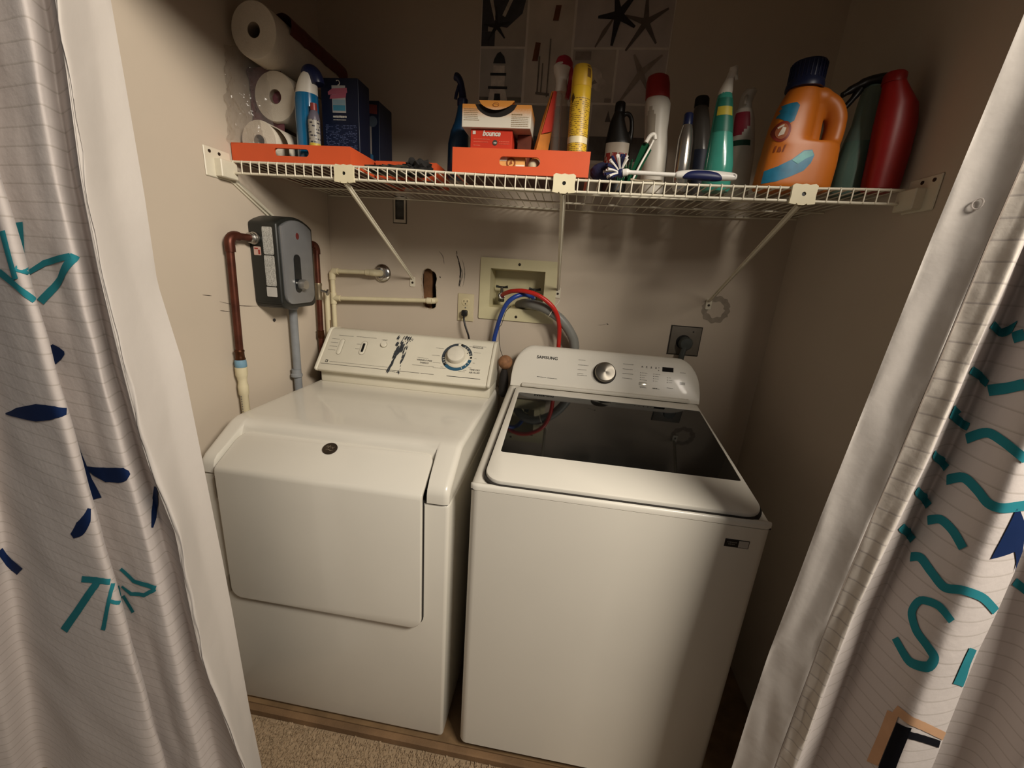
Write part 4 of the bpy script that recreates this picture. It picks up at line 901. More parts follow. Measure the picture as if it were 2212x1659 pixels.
fd([[(.199, 1.862), (.257, 1.868), (.256, 1.880), (.212, 1.878), (.198, 1.870)], [(.203, 1.852), (.252, 1.856), (.254, 1.868), (.206, 1.862)]], '#a8596a', .0012, cd, 'pink_banner')
fd([rect(.212, .250, 1.823, 1.837)], '#3d7d94', .0012, cd, 'blue_band'); fd([rect(.212, .250, 1.838, 1.851)], '#7f97a0', .0012, cd, 'pale_band')
bm = BM(); tube(bm, [(.229+.006*math.cos(math.radians(a)), -.3672, 1.892+.006*math.sin(math.radians(a))) for a in range(-90, 150, 20)], .0012, 5); obj('tag_hook', bm, WHT, cd)
bm = BM(); dashes(bm, FN, .211, .252, 1.808, .006, .0009); dashes(bm, FN, .211, .250, 1.800, .002, .0009); obj('small_print', bm, WHT, t, 0)
bm = BM(); uvrect(bm, FN, .186, .282, 1.710, 1.788, .0008); obj('print_panel', bm, print_mat('navy_print', '#0f1832', '#4a5270', .11, .05, .55), t, 0)
t = box_thing('picture_carton', 'narrower dark carton with red and pale picture print behind the navy carton', 'box', .216, .284, -.225, -.13, TB, 1.900, mat('dark_carton', '#1a2136', .45))
FN2 = Frame((0, -.225, 0), (1, 0, 0), (0, 0, 1), (0, -1, 0))
fd([[(.222, 1.868), (.278, 1.862), (.278, 1.888), (.232, 1.892)]], '#7a3a36', .0008, t, 'red_banner', FN2); fd([rect(.238, .258, 1.72, 1.83)], '#8c8580', .0008, t, 'pale_panel', FN2); fd([[(.226, 1.70), (.262, 1.70), (.262, 1.745), (.226, 1.765)]], '#2f6080', .001, t, 'blue_panel', FN2); fd([circ(.262, 1.842, .016, 12)], '#4b5560', .001, t, 'grey_picture', FN2)

# blue spray bottle left of the middle tray
TRIGN = mat('trigger_navy', '#141a3c', .4)
t = thing('spray_bottle', 'blue spray bottle with navy trigger head left of the middle orange tray', 'spray bottle', (.556, -.25, DK))
b2 = [(DK, .566, -.375, .024, .022), (DK+.006, .566, -.375, .0285, .026), (1.745, .567, -.375, .0285, .026), (1.775, .570, -.375, .0250, .024), (1.80, .574, -.375, .0185, .018), (1.825, .576, -.375, .0145, .0145), (1.842, .576, -.375, .0125, .0125)]
SZ = lambda z: max(DK, 1.4158+(z-1.4158)*1.1017); SX = lambda x: .9328+(x+.020-.9328)*1.1017
b2 = [(SZ(z), SX(x), -.25, rx*1.1, ry*1.1) for z, x, y, rx, ry in b2]
obj('body', loft(BM(), b2), mat('spray_blue', '#0d3a5c', .35, noise_amt=.05, coat=.3), t, 40)
def trigger(t, x, y, z, m_head, m_trig, s=1.0, d=-1, m_neck=None):
    """trigger head: collar, neck, hooked nozzle block (pointing along d in x) and the trigger blade"""
    bm = BM(); lathe(bm, [(.0135*s, 0), (.0145*s, .003*s), (.0145*s, .016*s), (.011*s, .019*s)], x, y, z, 18); hd = obj('collar', bm, m_neck or m_head, t, 40)
    bm = BM(); P = [(x, y, z+.016*s), (x-.001*d*s, y, z+.035*s), (x+.002*d*s, y, z+.052*s), (x+.012*d*s, y, z+.062*s), (x+.026*d*s, y, z+.064*s), (x+.034*d*s, y, z+.062*s)]
    tube(bm, spline(P, 4), [(.0105-.0005*i/4)*s for i in range(21)], 12, flat=.85); obj('nozzle_head', bm, m_head, t, 50)
    bm = BM(); tube(bm, spline([(x+.014*d*s, y, z+.055*s), (x+.022*d*s, y, z+.040*s), (x+.019*d*s, y, z+.022*s), (x+.024*d*s, y, z+.008*s)], 4), [.005*s]*13, 8, flat=1.2); obj('trigger_blade', bm, m_trig, t, 50)
bm = BM(); lathe(bm, [(.0149, 0), (.016, .003), (.016, .018), (.0115, .022)], SX(.576), -.25, SZ(1.838), 18); obj('collar', bm, TRIGN, t, 40)
bm = BM(); tube(bm, spline([(SX(x), -.25, SZ(z)) for x, z in ((.577, 1.854), (.574, 1.874), (.570, 1.892), (.562, 1.905), (.553, 1.909))], 4), [.0125, .012, .0115, .011, .0105, .010, .0095, .0095, .0095, .010, .0105, .011, .0115, .012, .0122, .012, .011], 12, flat=.9); obj('nozzle_head', bm, TRIGN, t, 50)
bm = BM(); tube(bm, spline([(SX(x), -.251, SZ(z)) for x, z in ((.566, 1.890), (.559, 1.870), (.556, 1.855))], 4), [.005]*9, 8); obj('trigger_blade', bm, TRIGN, t, 50)
# fabric sheet boxes
RED_C = mat('carton_orange_red', '#c23620', .45, noise_amt=.04); FBN = Frame((0, -.412, 0), (1, 0, 0), (0, 0, 1), (0, -1, 0))
t = box_thing('fabric_sheet_box', 'orange-red dryer sheet box lettered bounce, under the white and orange box', 'box', .631, .7445, -.412, -.285, TC, 1.7735, RED_C)
text('brand_lettering', 'bounce', FBN, .688, 1.7585, .0175, WHT, t, 'CENTER', shear=.25, bold=.0007, spacing=.92)
bm = BM(); decal(bm, FBN, circ(.699, 1.7425, .0068, 18), .0008, 0); rd = obj('count_dot', bm, mat('dot_dark', '#3b3a34', .5), t, 0)
text('count', '160', FBN, .699, 1.7402, .0058, WHT, rd, 'CENTER', h=.0012, bold=.0002)
bm = BM(); decal(bm, FBN, rect(.637, .645, 1.7615, 1.7695), .0008, 0); obj('corner_square', bm, WHT, t, 0)
bm = BM(); dashes(bm, FBN, .640, .684, 1.750, .002, .0008); dashes(bm, FBN, .640, .680, 1.7435, .002, .0008); dashes(bm, FBN, .640, .660, 1.735, .002, .0008); dashes(bm, FBN, .710, .738, 1.7455, .0022, .0008); dashes(bm, FBN, .710, .738, 1.740, .0022, .0008); obj('small_print', bm, mat('print_pinkish', '#d9694f', .5), t, 0)
t = box_thing('brown_carton', 'dark red-brown carton behind the bounce box under the overhanging box', 'box', .7545, .792, -.375, -.28, TC, 1.7735, mat('brown_carton', '#5e2a17', .5, noise_amt=.2, scale=30))
# white and orange box with torn flap
WOB = bpy.data.materials.new('white_orange_print'); WOB.use_nodes = True; nt = WOB.node_tree; b = nt.nodes['Principled BSDF']; b.inputs['Roughness'].default_value = .5
tc = nt.nodes.new('ShaderNodeTexCoord'); sp = nt.nodes.new('ShaderNodeSeparateXYZ'); cr2 = nt.nodes.new('ShaderNodeValToRGB')
nzz = nt.nodes.new('ShaderNodeTexNoise'); nzz.inputs['Scale'].default_value = 400; mm_ = nt.nodes.new('ShaderNodeMath'); mm_.operation = 'MULTIPLY_ADD'; mm_.inputs[1].default_value = .012
nt.links.new(tc.outputs['Object'], sp.inputs[0]); nt.links.new(tc.outputs['Object'], nzz.inputs['Vector']); nt.links.new(nzz.outputs['Fac'], mm_.inputs[0]); nt.links.new(sp.outputs['Z'], mm_.inputs[2])
mr = nt.nodes.new('ShaderNodeMapRange'); mr.inputs[1].default_value = .022; mr.inputs[2].default_value = .062; nt.links.new(mm_.outputs[0], mr.inputs[0]); nt.links.new(mr.outputs[0], cr2.inputs[0])
cr2.color_ramp.elements[0].color = lin('#d9d2c2'); cr2.color_ramp.elements[0].position = .15; cr2.color_ramp.elements[1].color = lin('#c9863c'); cr2.color_ramp.elements[1].position = .75
nt.links.new(cr2.outputs[0], b.inputs['Base Color'])
t = thing('fabric_sheet_box', 'white and orange box with torn half-round flap, topmost on the middle tray', 'box', (.701, -.38, 1.7745))
bm = BM(); box(bm, .609, .793, -.424, -.322, 1.7745, 1.8285, .001, 1); obj('carton', bm, WOB, t, 0)
FB2 = Frame((0, -.424, 0), (1, 0, 0), (0, 0, 1), (0, -1, 0))
fl = [(.648+.0515*2*u, 1.8298-.029*math.sin(PI*u)**.62) for u in [k/14 for k in range(15)]]
bm = BM(); decal(bm, FB2, [(p[0]+(-.004 if i < 7 else .004), p[1]-.002) for i, p in enumerate(fl)], .0006, 0); obj('torn_opening', bm, mat('opening_dark', '#17110c', .8), t, 0)
bm = BM(); A = [bm.verts.new((.655+(p[0]-.648)*.9, -.4285-(1.8298-p[1])*.32, 1.8345+(p[1]-1.8298)*.80)) for p in fl]; bm.faces.new(A); thicken(bm, (0, .001, 0)); fo = obj('flap', bm, WOB, t, 0, label='orange torn flap folded over the front')
bm = BM(); A = [bm.verts.new(p) for p in ((.655, -.4285, 1.8345), (.7478, -.4285, 1.8345), (.745, -.385, 1.8292), (.660, -.385, 1.8292))]; bm.faces.new(A); thicken(bm, (0, 0, .001)); obj('flap_root', bm, WOB, fo, 0)
bm = BM(); A = [Vector((.7015+.0075*math.cos(2*PI*k/20), -.4355, 1.8235+.0045*math.sin(2*PI*k/20))) for k in range(21)]; tube(bm, A, .0006, 5, False); obj('round_emblem', bm, mat('emblem_brown', '#8a4a22', .5), fo, 0)
bm = BM()
for k in range(6): dashes(bm, FB2, .614, .652, 1.8165-k*.0042, .0016, .0007); dashes(bm, FB2, .742, .787, 1.8005-k*.0042, .0016, .0007)
dashes(bm, FB2, .742, .770, 1.806, .003, .0007); dashes(bm, FB2, .614, .656, 1.791, .0016, .0007)
obj('small_print', bm, mat('print_brown', '#8f7a58', .5), t, 0)
FT = Frame((0, -.452, 0), (1, 0, 0), (0, 0, 1), (0, -1, 0))
t = box_thing('orange_carton', 'small pale orange box with round emblem seen through the middle tray slot', 'box', .712, .788, -.452, -.420, TC, 1.706, mat('pale_orange_carton', '#d9a05c', .5, noise_amt=.1))
bm = BM(); ringdecal(bm, FT, .752, 1.686, .0085, .0125, 0, 360, 24, .0008); decal(bm, FT, [(.748, 1.681), (.756, 1.684), (.753, 1.692), (.749, 1.688)], .0008, 0); obj('round_emblem', bm, mat('emblem_brown', '#8a4a22', .5), t, 0, kind='stuff')
fd([rect(.712, .742, 1.690, 1.706), rect(.765, .788, 1.662, 1.682)], '#e0d6c0', .0006, t, 'white_area', FT).__setitem__('kind', 'stuff')
t = thing('folded_cloth', 'pale folded cloth seen through right half of the middle tray slot', 'cloth', (.812, -.44, TC)); bm = BM(); r = bmesh.ops.create_icosphere(bm, subdivisions=3, radius=1)
for v in r['verts']: v.co = Vector((.812+v.co.x*.017, -.438+v.co.y*.016, TC+.020+v.co.z*.020*(1+.1*noise.noise(v.co*3))))
obj('cloth_fold', bm, mat('pale_cloth', '#cdbf9f', .8, bump=.3), t, 60)
# leaning packet
t = thing('foil_packet', 'tall orange and red packet leaning against the clear spray bottle', 'packet', (.814, -.385, TC))
FPK = Frame((.796, -.395, TC), (.72, .69, 0), (.155, .10, 1)); 
bm = BM(); outl = [(0, 0), (.036, 0), (.040, .06), (.036, .13), (.028, .19), (.022, .225), (.010, .225), (.004, .16), (-.002, .07)]
secs = []
A = [bm.verts.new(FPK.p(x, y, .006*math.sin(PI*min(1, max(0, y/.225))))) for x, y in outl]; B = [bm.verts.new(FPK.p(x, y, -.006*math.sin(PI*min(1, max(0, y/.225)))-.001)) for x, y in outl]
n = len(outl); bm.faces.new(A); bm.faces.new(B[::-1])
for i in range(n): bm.faces.new((A[i], A[(i+1) % n], B[(i+1) % n], B[i]))
obj('pouch', bm, mat('packet_orange', '#c07428', .6, noise_amt=.15, scale=40), t, 30)
fd([[(.002, .115), (.0365, .130), (.028, .19), (.022, .224), (.010, .224), (.005, .16)]], '#b8301c', .0080, t, 'red_upper', FPK, .6); fd([[(.001, .001), (.0355, .001), (.038, .045), (.020, .062), (.0005, .035)]], '#7d7a74', .0080, t, 'grey_lower', FPK, .4)
fd([[(.026, .004), (.034, .010), (.034, .022), (.026, .024), (.029, .016)], [(.018, .040), (.026, .044), (.022, .052), (.034, .078), (.030, .060)]], '#d9d2c6', .0086, t, 'white_lettering', FPK)
# clear spray bottle
t = thing('spray_bottle', 'clear ribbed spray bottle with white and red trigger head in the middle tray', 'spray bottle', (.866, -.355, TC))
b3 = [(TC, .872, -.355, .022, .022), (TC+.006, .872, -.355, .026, .026), (1.775, .868, -.355, .0255, .0255), (1.80, .866, -.355, .0235, .0235), (1.815, .865, -.355, .021, .021), (1.822, .865, -.355, .0222, .0222), (1.829, .8645, -.355, .0205, .0205), (1.836, .864, -.355, .0215, .0215), (1.843, .8635, -.355, .0195, .0195), (1.850, .863, -.355, .0205, .0205), (1.858, .8625, -.355, .018, .018), (1.866, .862, -.355, .019, .019), (1.874, .862, -.355, .0165, .0165), (1.884, .862, -.355, .0155, .0155)]
obj('body', loft(BM(), b3, 24, True), clear_mat('bottle_clear', '#dcd4c8', .76, .05), t, 30)
obj('dip_tube', tube(BM(), [(.872, -.355, TC+.01), (.863, -.355, 1.88)], .0022, 6), WHT, t)
bm = BM(); loft(bm, [(1.882, .861, -.355, .0165, .0165), (1.905, .860, -.355, .0150, .0155), (1.915, .859, -.356, .0155, .018), (1.928, .858, -.357, .021, .022), (1.940, .859, -.358, .0235, .024), (1.943, .860, -.358, .022, .023)], 20); obj('trigger_head', bm, mat('trigger_white', '#d2cbc0', .4), t, 40)
bm = BM(); loft(bm, [(1.937, .862, -.357, .0235, .025), (1.948, .863, -.356, .0235, .025), (1.958, .862, -.356, .019, .022), (1.963, .862, -.356, .010, .014)], 20); tube(bm, spline([(.877, -.357, 1.945), (.884, -.357, 1.925), (.882, -.357, 1.895), (.878, -.357, 1.868)], 4), .0065, 8); obj('red_cap', bm, mat('trigger_red', '#a3263a', .4), t, 40, label='red top and trigger')
# yellow aerosol can
t = thing('aerosol_can', 'yellow aerosol spray can with yellow cap at the right end of middle tray', 'aerosol can', (.917, -.42, TC))
YL = mat('can_yellow', '#d0a92c', .25, noise_amt=.03, coat=.4)
b4 = [(TC, .920, -.415, .0235, .0235), (TC+.004, .920, -.415, .0255, .0255), (1.865, .915, -.415, .0255, .0255), (1.872, .9148, -.415, .0245, .0245)]
obj('can_body', loft(BM(), b4, 32), YL, t, 40)
b5 = [(1.870, .9148, -.415, .0252, .0252), (1.895, .9145, -.415, .0250, .0250), (1.909, .914, -.415, .0235, .0235), (1.917, .9135, -.415, .0205, .0205)]
cp_ = cap_(t, b5, mat('cap_yellow', '#cfa530', .35), seg=32)
obj('spray_notch', patch(b5, 1.888, 1.913, 300, 326, .0004, 3, 3), mat('notch_brown', '#6b4a12', .6), cp_, 40)
PY = print_mat('can_print', '#cfa82c', '#7d6120', .11, .030, .72)
obj('label', patch(b4, 1.700, 1.845, 200, 345, .0004, 8, 20), PY, t, 40, label='rows of fine brown print')
obj('label', patch(b4, 1.742, 1.757, 195, 345, .0008, 2, 20), print_mat('can_white_print', '#d9cba4', '#8a7442', .16, .3, .5), t, 40, label='pale band')
obj('logo_mark', patch(b4, 1.833, 1.853, 212, 236, .0008, 6, 6, lambda u, v: (u-.5)**2+(v-.5)**2 < .22), mat('can_brown', '#4a3510', .5), t, 40)
LEV = [0.02, 0.12, 0.3, 0.45, 0.6, 0.75, 0.9, 1.05, 1.2, 1.35, 1.5, 1.65, 1.8, 1.97]
TL = [
  [-1.02, [-0.7828, -0.751, -0.6936, -0.6458, -0.598, -0.5502, -0.5025, -0.4547, -0.4093, -0.3675, -0.3257, -0.284, -0.2475, -0.2144]],
  [-1.07, [-0.4929, -0.47, -0.4226, -0.3831, -0.3435, -0.304, -0.2645, -0.2249, -0.1867, -0.1546, -0.1225, -0.0904, -0.0642, -0.0388]],
  [-1.055, [-0.3781, -0.3609, -0.3245, -0.2941, -0.2638, -0.2334, -0.203, -0.1727, -0.1426, -0.1125, -0.0824, -0.0523, -0.0272, -0.0033]],
  [-1.0, [-0.3611, -0.3447, -0.3153, -0.2909, -0.2665, -0.2437, -0.2208, -0.1972, -0.173, -0.1488, -0.1246, -0.1005, -0.0789, -0.0597]],
  [-1.045, [-0.1417, -0.1334, -0.1153, -0.0997, -0.0841, -0.0684, -0.0528, -0.0385, -0.0269, -0.0154, -0.0035, 0.0118, 0.0239, 0.0344]],
  [-1.075, [0.0941, 0.0944, 0.0952, 0.096, 0.0969, 0.0966, 0.0962, 0.0942, 0.0911, 0.0848, 0.0845, 0.1018, 0.1103, 0.1143]],
  [-1.06, [0.1308, 0.1287, 0.1248, 0.121, 0.1172, 0.1129, 0.1086, 0.1032, 0.0971, 0.0913, 0.0871, 0.1026, 0.1105, 0.1135]],
  [-1.02, [0.0653, 0.0623, 0.056, 0.0505, 0.045, 0.0394, 0.0337, 0.0271, 0.0204, 0.0149, 0.0101, 0.0265, 0.0376, 0.0416]],
  [-1.028, [0.1269, 0.1241, 0.1185, 0.1133, 0.1081, 0.103, 0.0984, 0.0941, 0.0899, 0.0863, 0.0836, 0.095, 0.1022, 0.105]],
  [-1.04, [0.1944, 0.1924, 0.1884, 0.1846, 0.1808, 0.177, 0.1711, 0.1626, 0.1542, 0.1505, 0.1476, 0.16, 0.1673, 0.1703]],
  [-1.004, [0.2131, 0.2093, 0.2015, 0.1945, 0.1874, 0.1804, 0.1675, 0.1514, 0.1359, 0.1339, 0.1321, 0.1438, 0.1523, 0.156]],
  [-1.046, [0.3491, 0.3367, 0.3134, 0.2857, 0.2581, 0.2536, 0.253, 0.2216, 0.2117, 0.204, 0.2055, 0.2193, 0.2289, 0.2328]]]
TLL = [
  [-1.048, [0.3531, 0.3405, 0.3171, 0.2889, 0.2607, 0.2556, 0.255, 0.2247, 0.2147, 0.207, 0.2085, 0.2224, 0.2319, 0.2358]],
  [-1.043, [0.3509, 0.3391, 0.3169, 0.2908, 0.2647, 0.261, 0.261, 0.231, 0.2189, 0.2104, 0.2109, 0.2236, 0.2325, 0.2357]],
  [-0.985, [0.2891, 0.2818, 0.2657, 0.2515, 0.2399, 0.2337, 0.2252, 0.2131, 0.2047, 0.1927, 0.1879, 0.1935, 0.1989, 0.1985]],
  [-0.94, [0.255, 0.2514, 0.2425, 0.239, 0.2357, 0.2306, 0.2236, 0.217, 0.2098, 0.1838, 0.1876, 0.187, 0.1858, 0.1843]]]
TR = [
  [-0.982, [1.4243, 1.4251, 1.4264, 1.4275, 1.4289, 1.4302, 1.4316, 1.4384, 1.4468, 1.4534, 1.4595, 1.4685, 1.4739, 1.48]],
  [-0.992, [1.4342, 1.4349, 1.4363, 1.4374, 1.438, 1.4395, 1.4413, 1.4465, 1.4575, 1.4643, 1.4696, 1.4788, 1.4847, 1.4913]],
  [-1.004, [1.4432, 1.4439, 1.4452, 1.4462, 1.4466, 1.4452, 1.4466, 1.4562, 1.4666, 1.4726, 1.4793, 1.4848, 1.4903, 1.4965]],
  [-0.98, [1.4797, 1.4791, 1.4782, 1.4774, 1.4753, 1.472, 1.4729, 1.4812, 1.4921, 1.4977, 1.5041, 1.5095, 1.5148, 1.5209]],
  [-0.95, [1.5213, 1.5214, 1.5217, 1.5219, 1.522, 1.522, 1.5229, 1.5293, 1.5363, 1.5413, 1.544, 1.5476, 1.5512, 1.5552]],
  [-0.972, [1.5489, 1.546, 1.5407, 1.5363, 1.5311, 1.5259, 1.5205, 1.5245, 1.5318, 1.5368, 1.541, 1.545, 1.549, 1.5536]],
  [-1.012, [1.567, 1.5629, 1.5554, 1.5492, 1.543, 1.5336, 1.5258, 1.5231, 1.525, 1.5271, 1.5301, 1.5317, 1.5333, 1.5352]],
  [-1.05, [1.577, 1.5736, 1.5675, 1.5624, 1.5573, 1.5493, 1.5421, 1.5392, 1.5313, 1.5274, 1.5289, 1.5264, 1.524, 1.5212]],
  [-1.03, [1.6466, 1.6428, 1.6362, 1.6306, 1.625, 1.616, 1.6085, 1.605, 1.5942, 1.5881, 1.5809, 1.5756, 1.5702, 1.5642]],
  [-0.985, [1.6991, 1.695, 1.6878, 1.6818, 1.6756, 1.6638, 1.6587, 1.6509, 1.6421, 1.6361, 1.6301, 1.6247, 1.6193, 1.6132]],
  [-0.99, [1.7661, 1.76, 1.7488, 1.7395, 1.7302, 1.7185, 1.707, 1.6957, 1.6831, 1.6708, 1.6593, 1.6508, 1.6423, 1.6327]],
  [-1.05, [1.7823, 1.7737, 1.7582, 1.7452, 1.7323, 1.7192, 1.705, 1.687, 1.6695, 1.6524, 1.6369, 1.6251, 1.6134, 1.6]],
  [-1.03, [1.8959, 1.8847, 1.8645, 1.8477, 1.8308, 1.813, 1.792, 1.7705, 1.751, 1.732, 1.7126, 1.6988, 1.6852, 1.6697]]]
TRL = [
  [-0.945, [1.3746, 1.3757, 1.3776, 1.379, 1.379, 1.381, 1.3887, 1.3947, 1.4037, 1.4125, 1.4215, 1.4327, 1.4434, 1.4516]],
  [-0.962, [1.402, 1.4029, 1.4045, 1.4058, 1.405, 1.4051, 1.4116, 1.42, 1.4314, 1.4395, 1.4468, 1.4569, 1.4653, 1.472]],
  [-0.984, [1.4234, 1.4241, 1.4254, 1.4265, 1.427, 1.4286, 1.4304, 1.4373, 1.4448, 1.4514, 1.4577, 1.4675, 1.4729, 1.4791]]]
PRINT_L = [
  ["teal", [[5.231, 1.4221, 4.902, 1.4192], [5.234, 1.4124, 4.908, 1.4094], [5.238, 1.4026, 4.914, 1.3996], [5.241, 1.3927, 4.919, 1.3896], [5.244, 1.3827, 4.924, 1.3796], [5.247, 1.3727, 4.93, 1.3695], [5.251, 1.3625, 4.935, 1.3593], [5.254, 1.3523, 4.938, 1.349]]],
  ["teal", [[4.586, 1.3634, 4.41, 1.3552], [4.745, 1.3571, 4.56, 1.3489], [4.922, 1.3508, 4.71, 1.3426], [5.134, 1.3441, 4.873, 1.3363], [5.336, 1.3372, 5.073, 1.3298], [5.553, 1.3298, 5.276, 1.3228], [5.867, 1.3217, 5.488, 1.3154]]],
  ["teal", [[7.549, 1.4375, 7.344, 1.4358], [7.509, 1.4265, 7.312, 1.4248], [7.467, 1.4153, 7.277, 1.4137], [7.424, 1.404, 7.24, 1.4025], [7.378, 1.3926, 7.2, 1.3912], [7.329, 1.381, 7.2, 1.3799], [7.276, 1.3693, 7.2, 1.3685]]],
  ["teal", [[5.33, 1.3715, 5.165, 1.3636], [7.346, 1.3616, 5.702, 1.3578]]],
  ["teal", [[7.247, 1.357, 7.3, 1.3509], [7.45, 1.3644, 7.498, 1.3578], [7.626, 1.3718, 7.678, 1.3645], [7.82, 1.3795, 7.855, 1.3707], [8.098, 1.3838, 8.103, 1.374], [8.367, 1.3876, 8.372, 1.3779], [8.628, 1.3913, 8.634, 1.3818], [8.92, 1.3948, 8.929, 1.3854]]],
  ["teal", [[9.288, 1.3887, 8.966, 1.3947], [9.032, 1.3795, 8.746, 1.3849], [8.79, 1.3697, 8.555, 1.3749], [8.587, 1.3596, 8.371, 1.3645], [8.388, 1.3488, 8.19, 1.3543], [8.156, 1.3379, 7.952, 1.3445], [7.915, 1.3273, 7.757, 1.3341], [7.731, 1.3165, 7.589, 1.3236], [7.566, 1.3055, 7.418, 1.3129]]],
  ["navy", [[7.243, 1.2272, 7.2, 1.2017], [7.476, 1.2358, 7.367, 1.198], [7.65, 1.232, 7.601, 1.2099], [7.761, 1.2259, 7.748, 1.2208]]],
  ["navy", [[3.666, 1.0935, 3.662, 1.0905], [3.977, 1.114, 3.929, 1.096], [4.33, 1.129, 4.247, 1.1], [4.571, 1.1393, 4.462, 1.1034], [4.81, 1.1432, 4.702, 1.1121], [5.161, 1.1442, 5.033, 1.122], [5.662, 1.1384, 5.553, 1.1275]]],
  ["navy", [[7.299, 1.1119, 7.115, 1.1087], [7.316, 1.0971, 7.098, 1.0932], [7.334, 1.0821, 7.078, 1.0776], [7.351, 1.0669, 7.056, 1.0618], [7.365, 1.053, 7.018, 1.0476], [7.386, 1.0394, 7.0, 1.0331], [7.412, 1.0257, 7.0, 1.0182], [7.437, 1.0119, 7.0, 1.0032], [7.463, 0.9981, 7.0, 0.988], [7.483, 0.9839, 7.0, 0.9728], [7.492, 0.9703, 7.0, 0.9565], [7.544, 0.9586, 7.0, 0.9409], [7.598, 0.9457, 7.0, 0.9263], [7.653, 0.9329, 7.0, 0.9116]]],
  ["navy", [[7.423, 0.9969, 7.376, 0.9926], [7.785, 1.0024, 7.589, 0.9801], [8.255, 1.0088, 7.978, 0.9732], [8.645, 1.0179, 8.528, 0.9833], [8.943, 1.0209, 8.931, 0.9952], [9.112, 1.0135, 9.139, 1.0062]]],
  ["navy", [[5.479, 0.9462, 5.342, 0.9486], [5.314, 0.9212, 4.966, 0.9262], [5.09, 0.9045, 4.802, 0.9122], [4.863, 0.886, 4.711, 0.8966], [4.663, 0.872, 4.617, 0.8796]]],
  ["navy", [[11.0, 0.9954, 10.484, 0.977], [10.542, 0.9597, 10.073, 0.9423], [10.28, 0.927, 9.775, 0.9234], [9.987, 0.9018, 9.607, 0.9113], [9.707, 0.8887, 9.504, 0.8974], [9.488, 0.8795, 9.41, 0.8832]]],
  ["navy", [[2.842, 0.7471, 2.623, 0.7425], [2.975, 0.7289, 2.741, 0.7198], [3.106, 0.7155, 2.869, 0.6982], [3.228, 0.7086, 3.015, 0.6833], [3.344, 0.7035, 3.151, 0.6739]]],
  ["teal", [[4.639, 0.7834, 4.601, 0.7666], [4.777, 0.7892, 4.733, 0.7728], [4.948, 0.7941, 4.888, 0.7781], [5.205, 0.7959, 5.115, 0.7814], [5.55, 0.7918, 5.42, 0.7795]]],
  ["teal", [[5.001, 0.7784, 4.863, 0.7834], [4.844, 0.7591, 4.737, 0.7634], [4.725, 0.7386, 4.629, 0.7426], [4.621, 0.7172, 4.53, 0.7211], [4.525, 0.6952, 4.435, 0.6989], [4.433, 0.6724, 4.341, 0.676], [4.341, 0.649, 4.244, 0.6524], [4.247, 0.6248, 4.141, 0.628], [4.148, 0.5999, 4.023, 0.6027]]],
  ["teal", [[5.711, 0.7767, 5.499, 0.7819], [5.482, 0.7625, 5.31, 0.7656], [5.31, 0.7457, 5.154, 0.7471], [5.167, 0.7268, 5.02, 0.7267], [5.034, 0.7061, 4.908, 0.7047], [4.923, 0.6838, 4.823, 0.6815], [4.839, 0.6604, 4.749, 0.6576]]],
  ["teal", [[5.315, 0.7467, 5.228, 0.7382], [5.816, 0.7325, 5.645, 0.7279]]],
  ["teal", [[7.426, 0.7189, 7.339, 0.7163], [7.389, 0.6995, 7.279, 0.6964], [7.351, 0.6798, 7.21, 0.6766], [7.311, 0.66, 7.127, 0.6568], [7.267, 0.64, 7.002, 0.6381], [7.218, 0.6198, 7.0, 0.6185]]],
  ["teal", [[7.538, 0.698, 7.38, 0.6885], [7.663, 0.6808, 7.513, 0.6708], [7.792, 0.6637, 7.64, 0.6534]]],
  ["teal", [[7.739, 0.7728, 7.642, 0.7651], [7.959, 0.7634, 7.825, 0.7542], [8.194, 0.7547, 8.059, 0.7428], [8.462, 0.7592, 8.374, 0.7461], [8.732, 0.7621, 8.64, 0.7493], [9.043, 0.7598, 8.925, 0.7492]]],
  ["teal", [[8.974, 0.7485, 8.926, 0.7563], [8.691, 0.736, 8.647, 0.7435], [8.397, 0.7175, 8.422, 0.7289], [7.8, 0.7049, 7.902, 0.7165], [7.496, 0.7168, 7.574, 0.7238]]]]
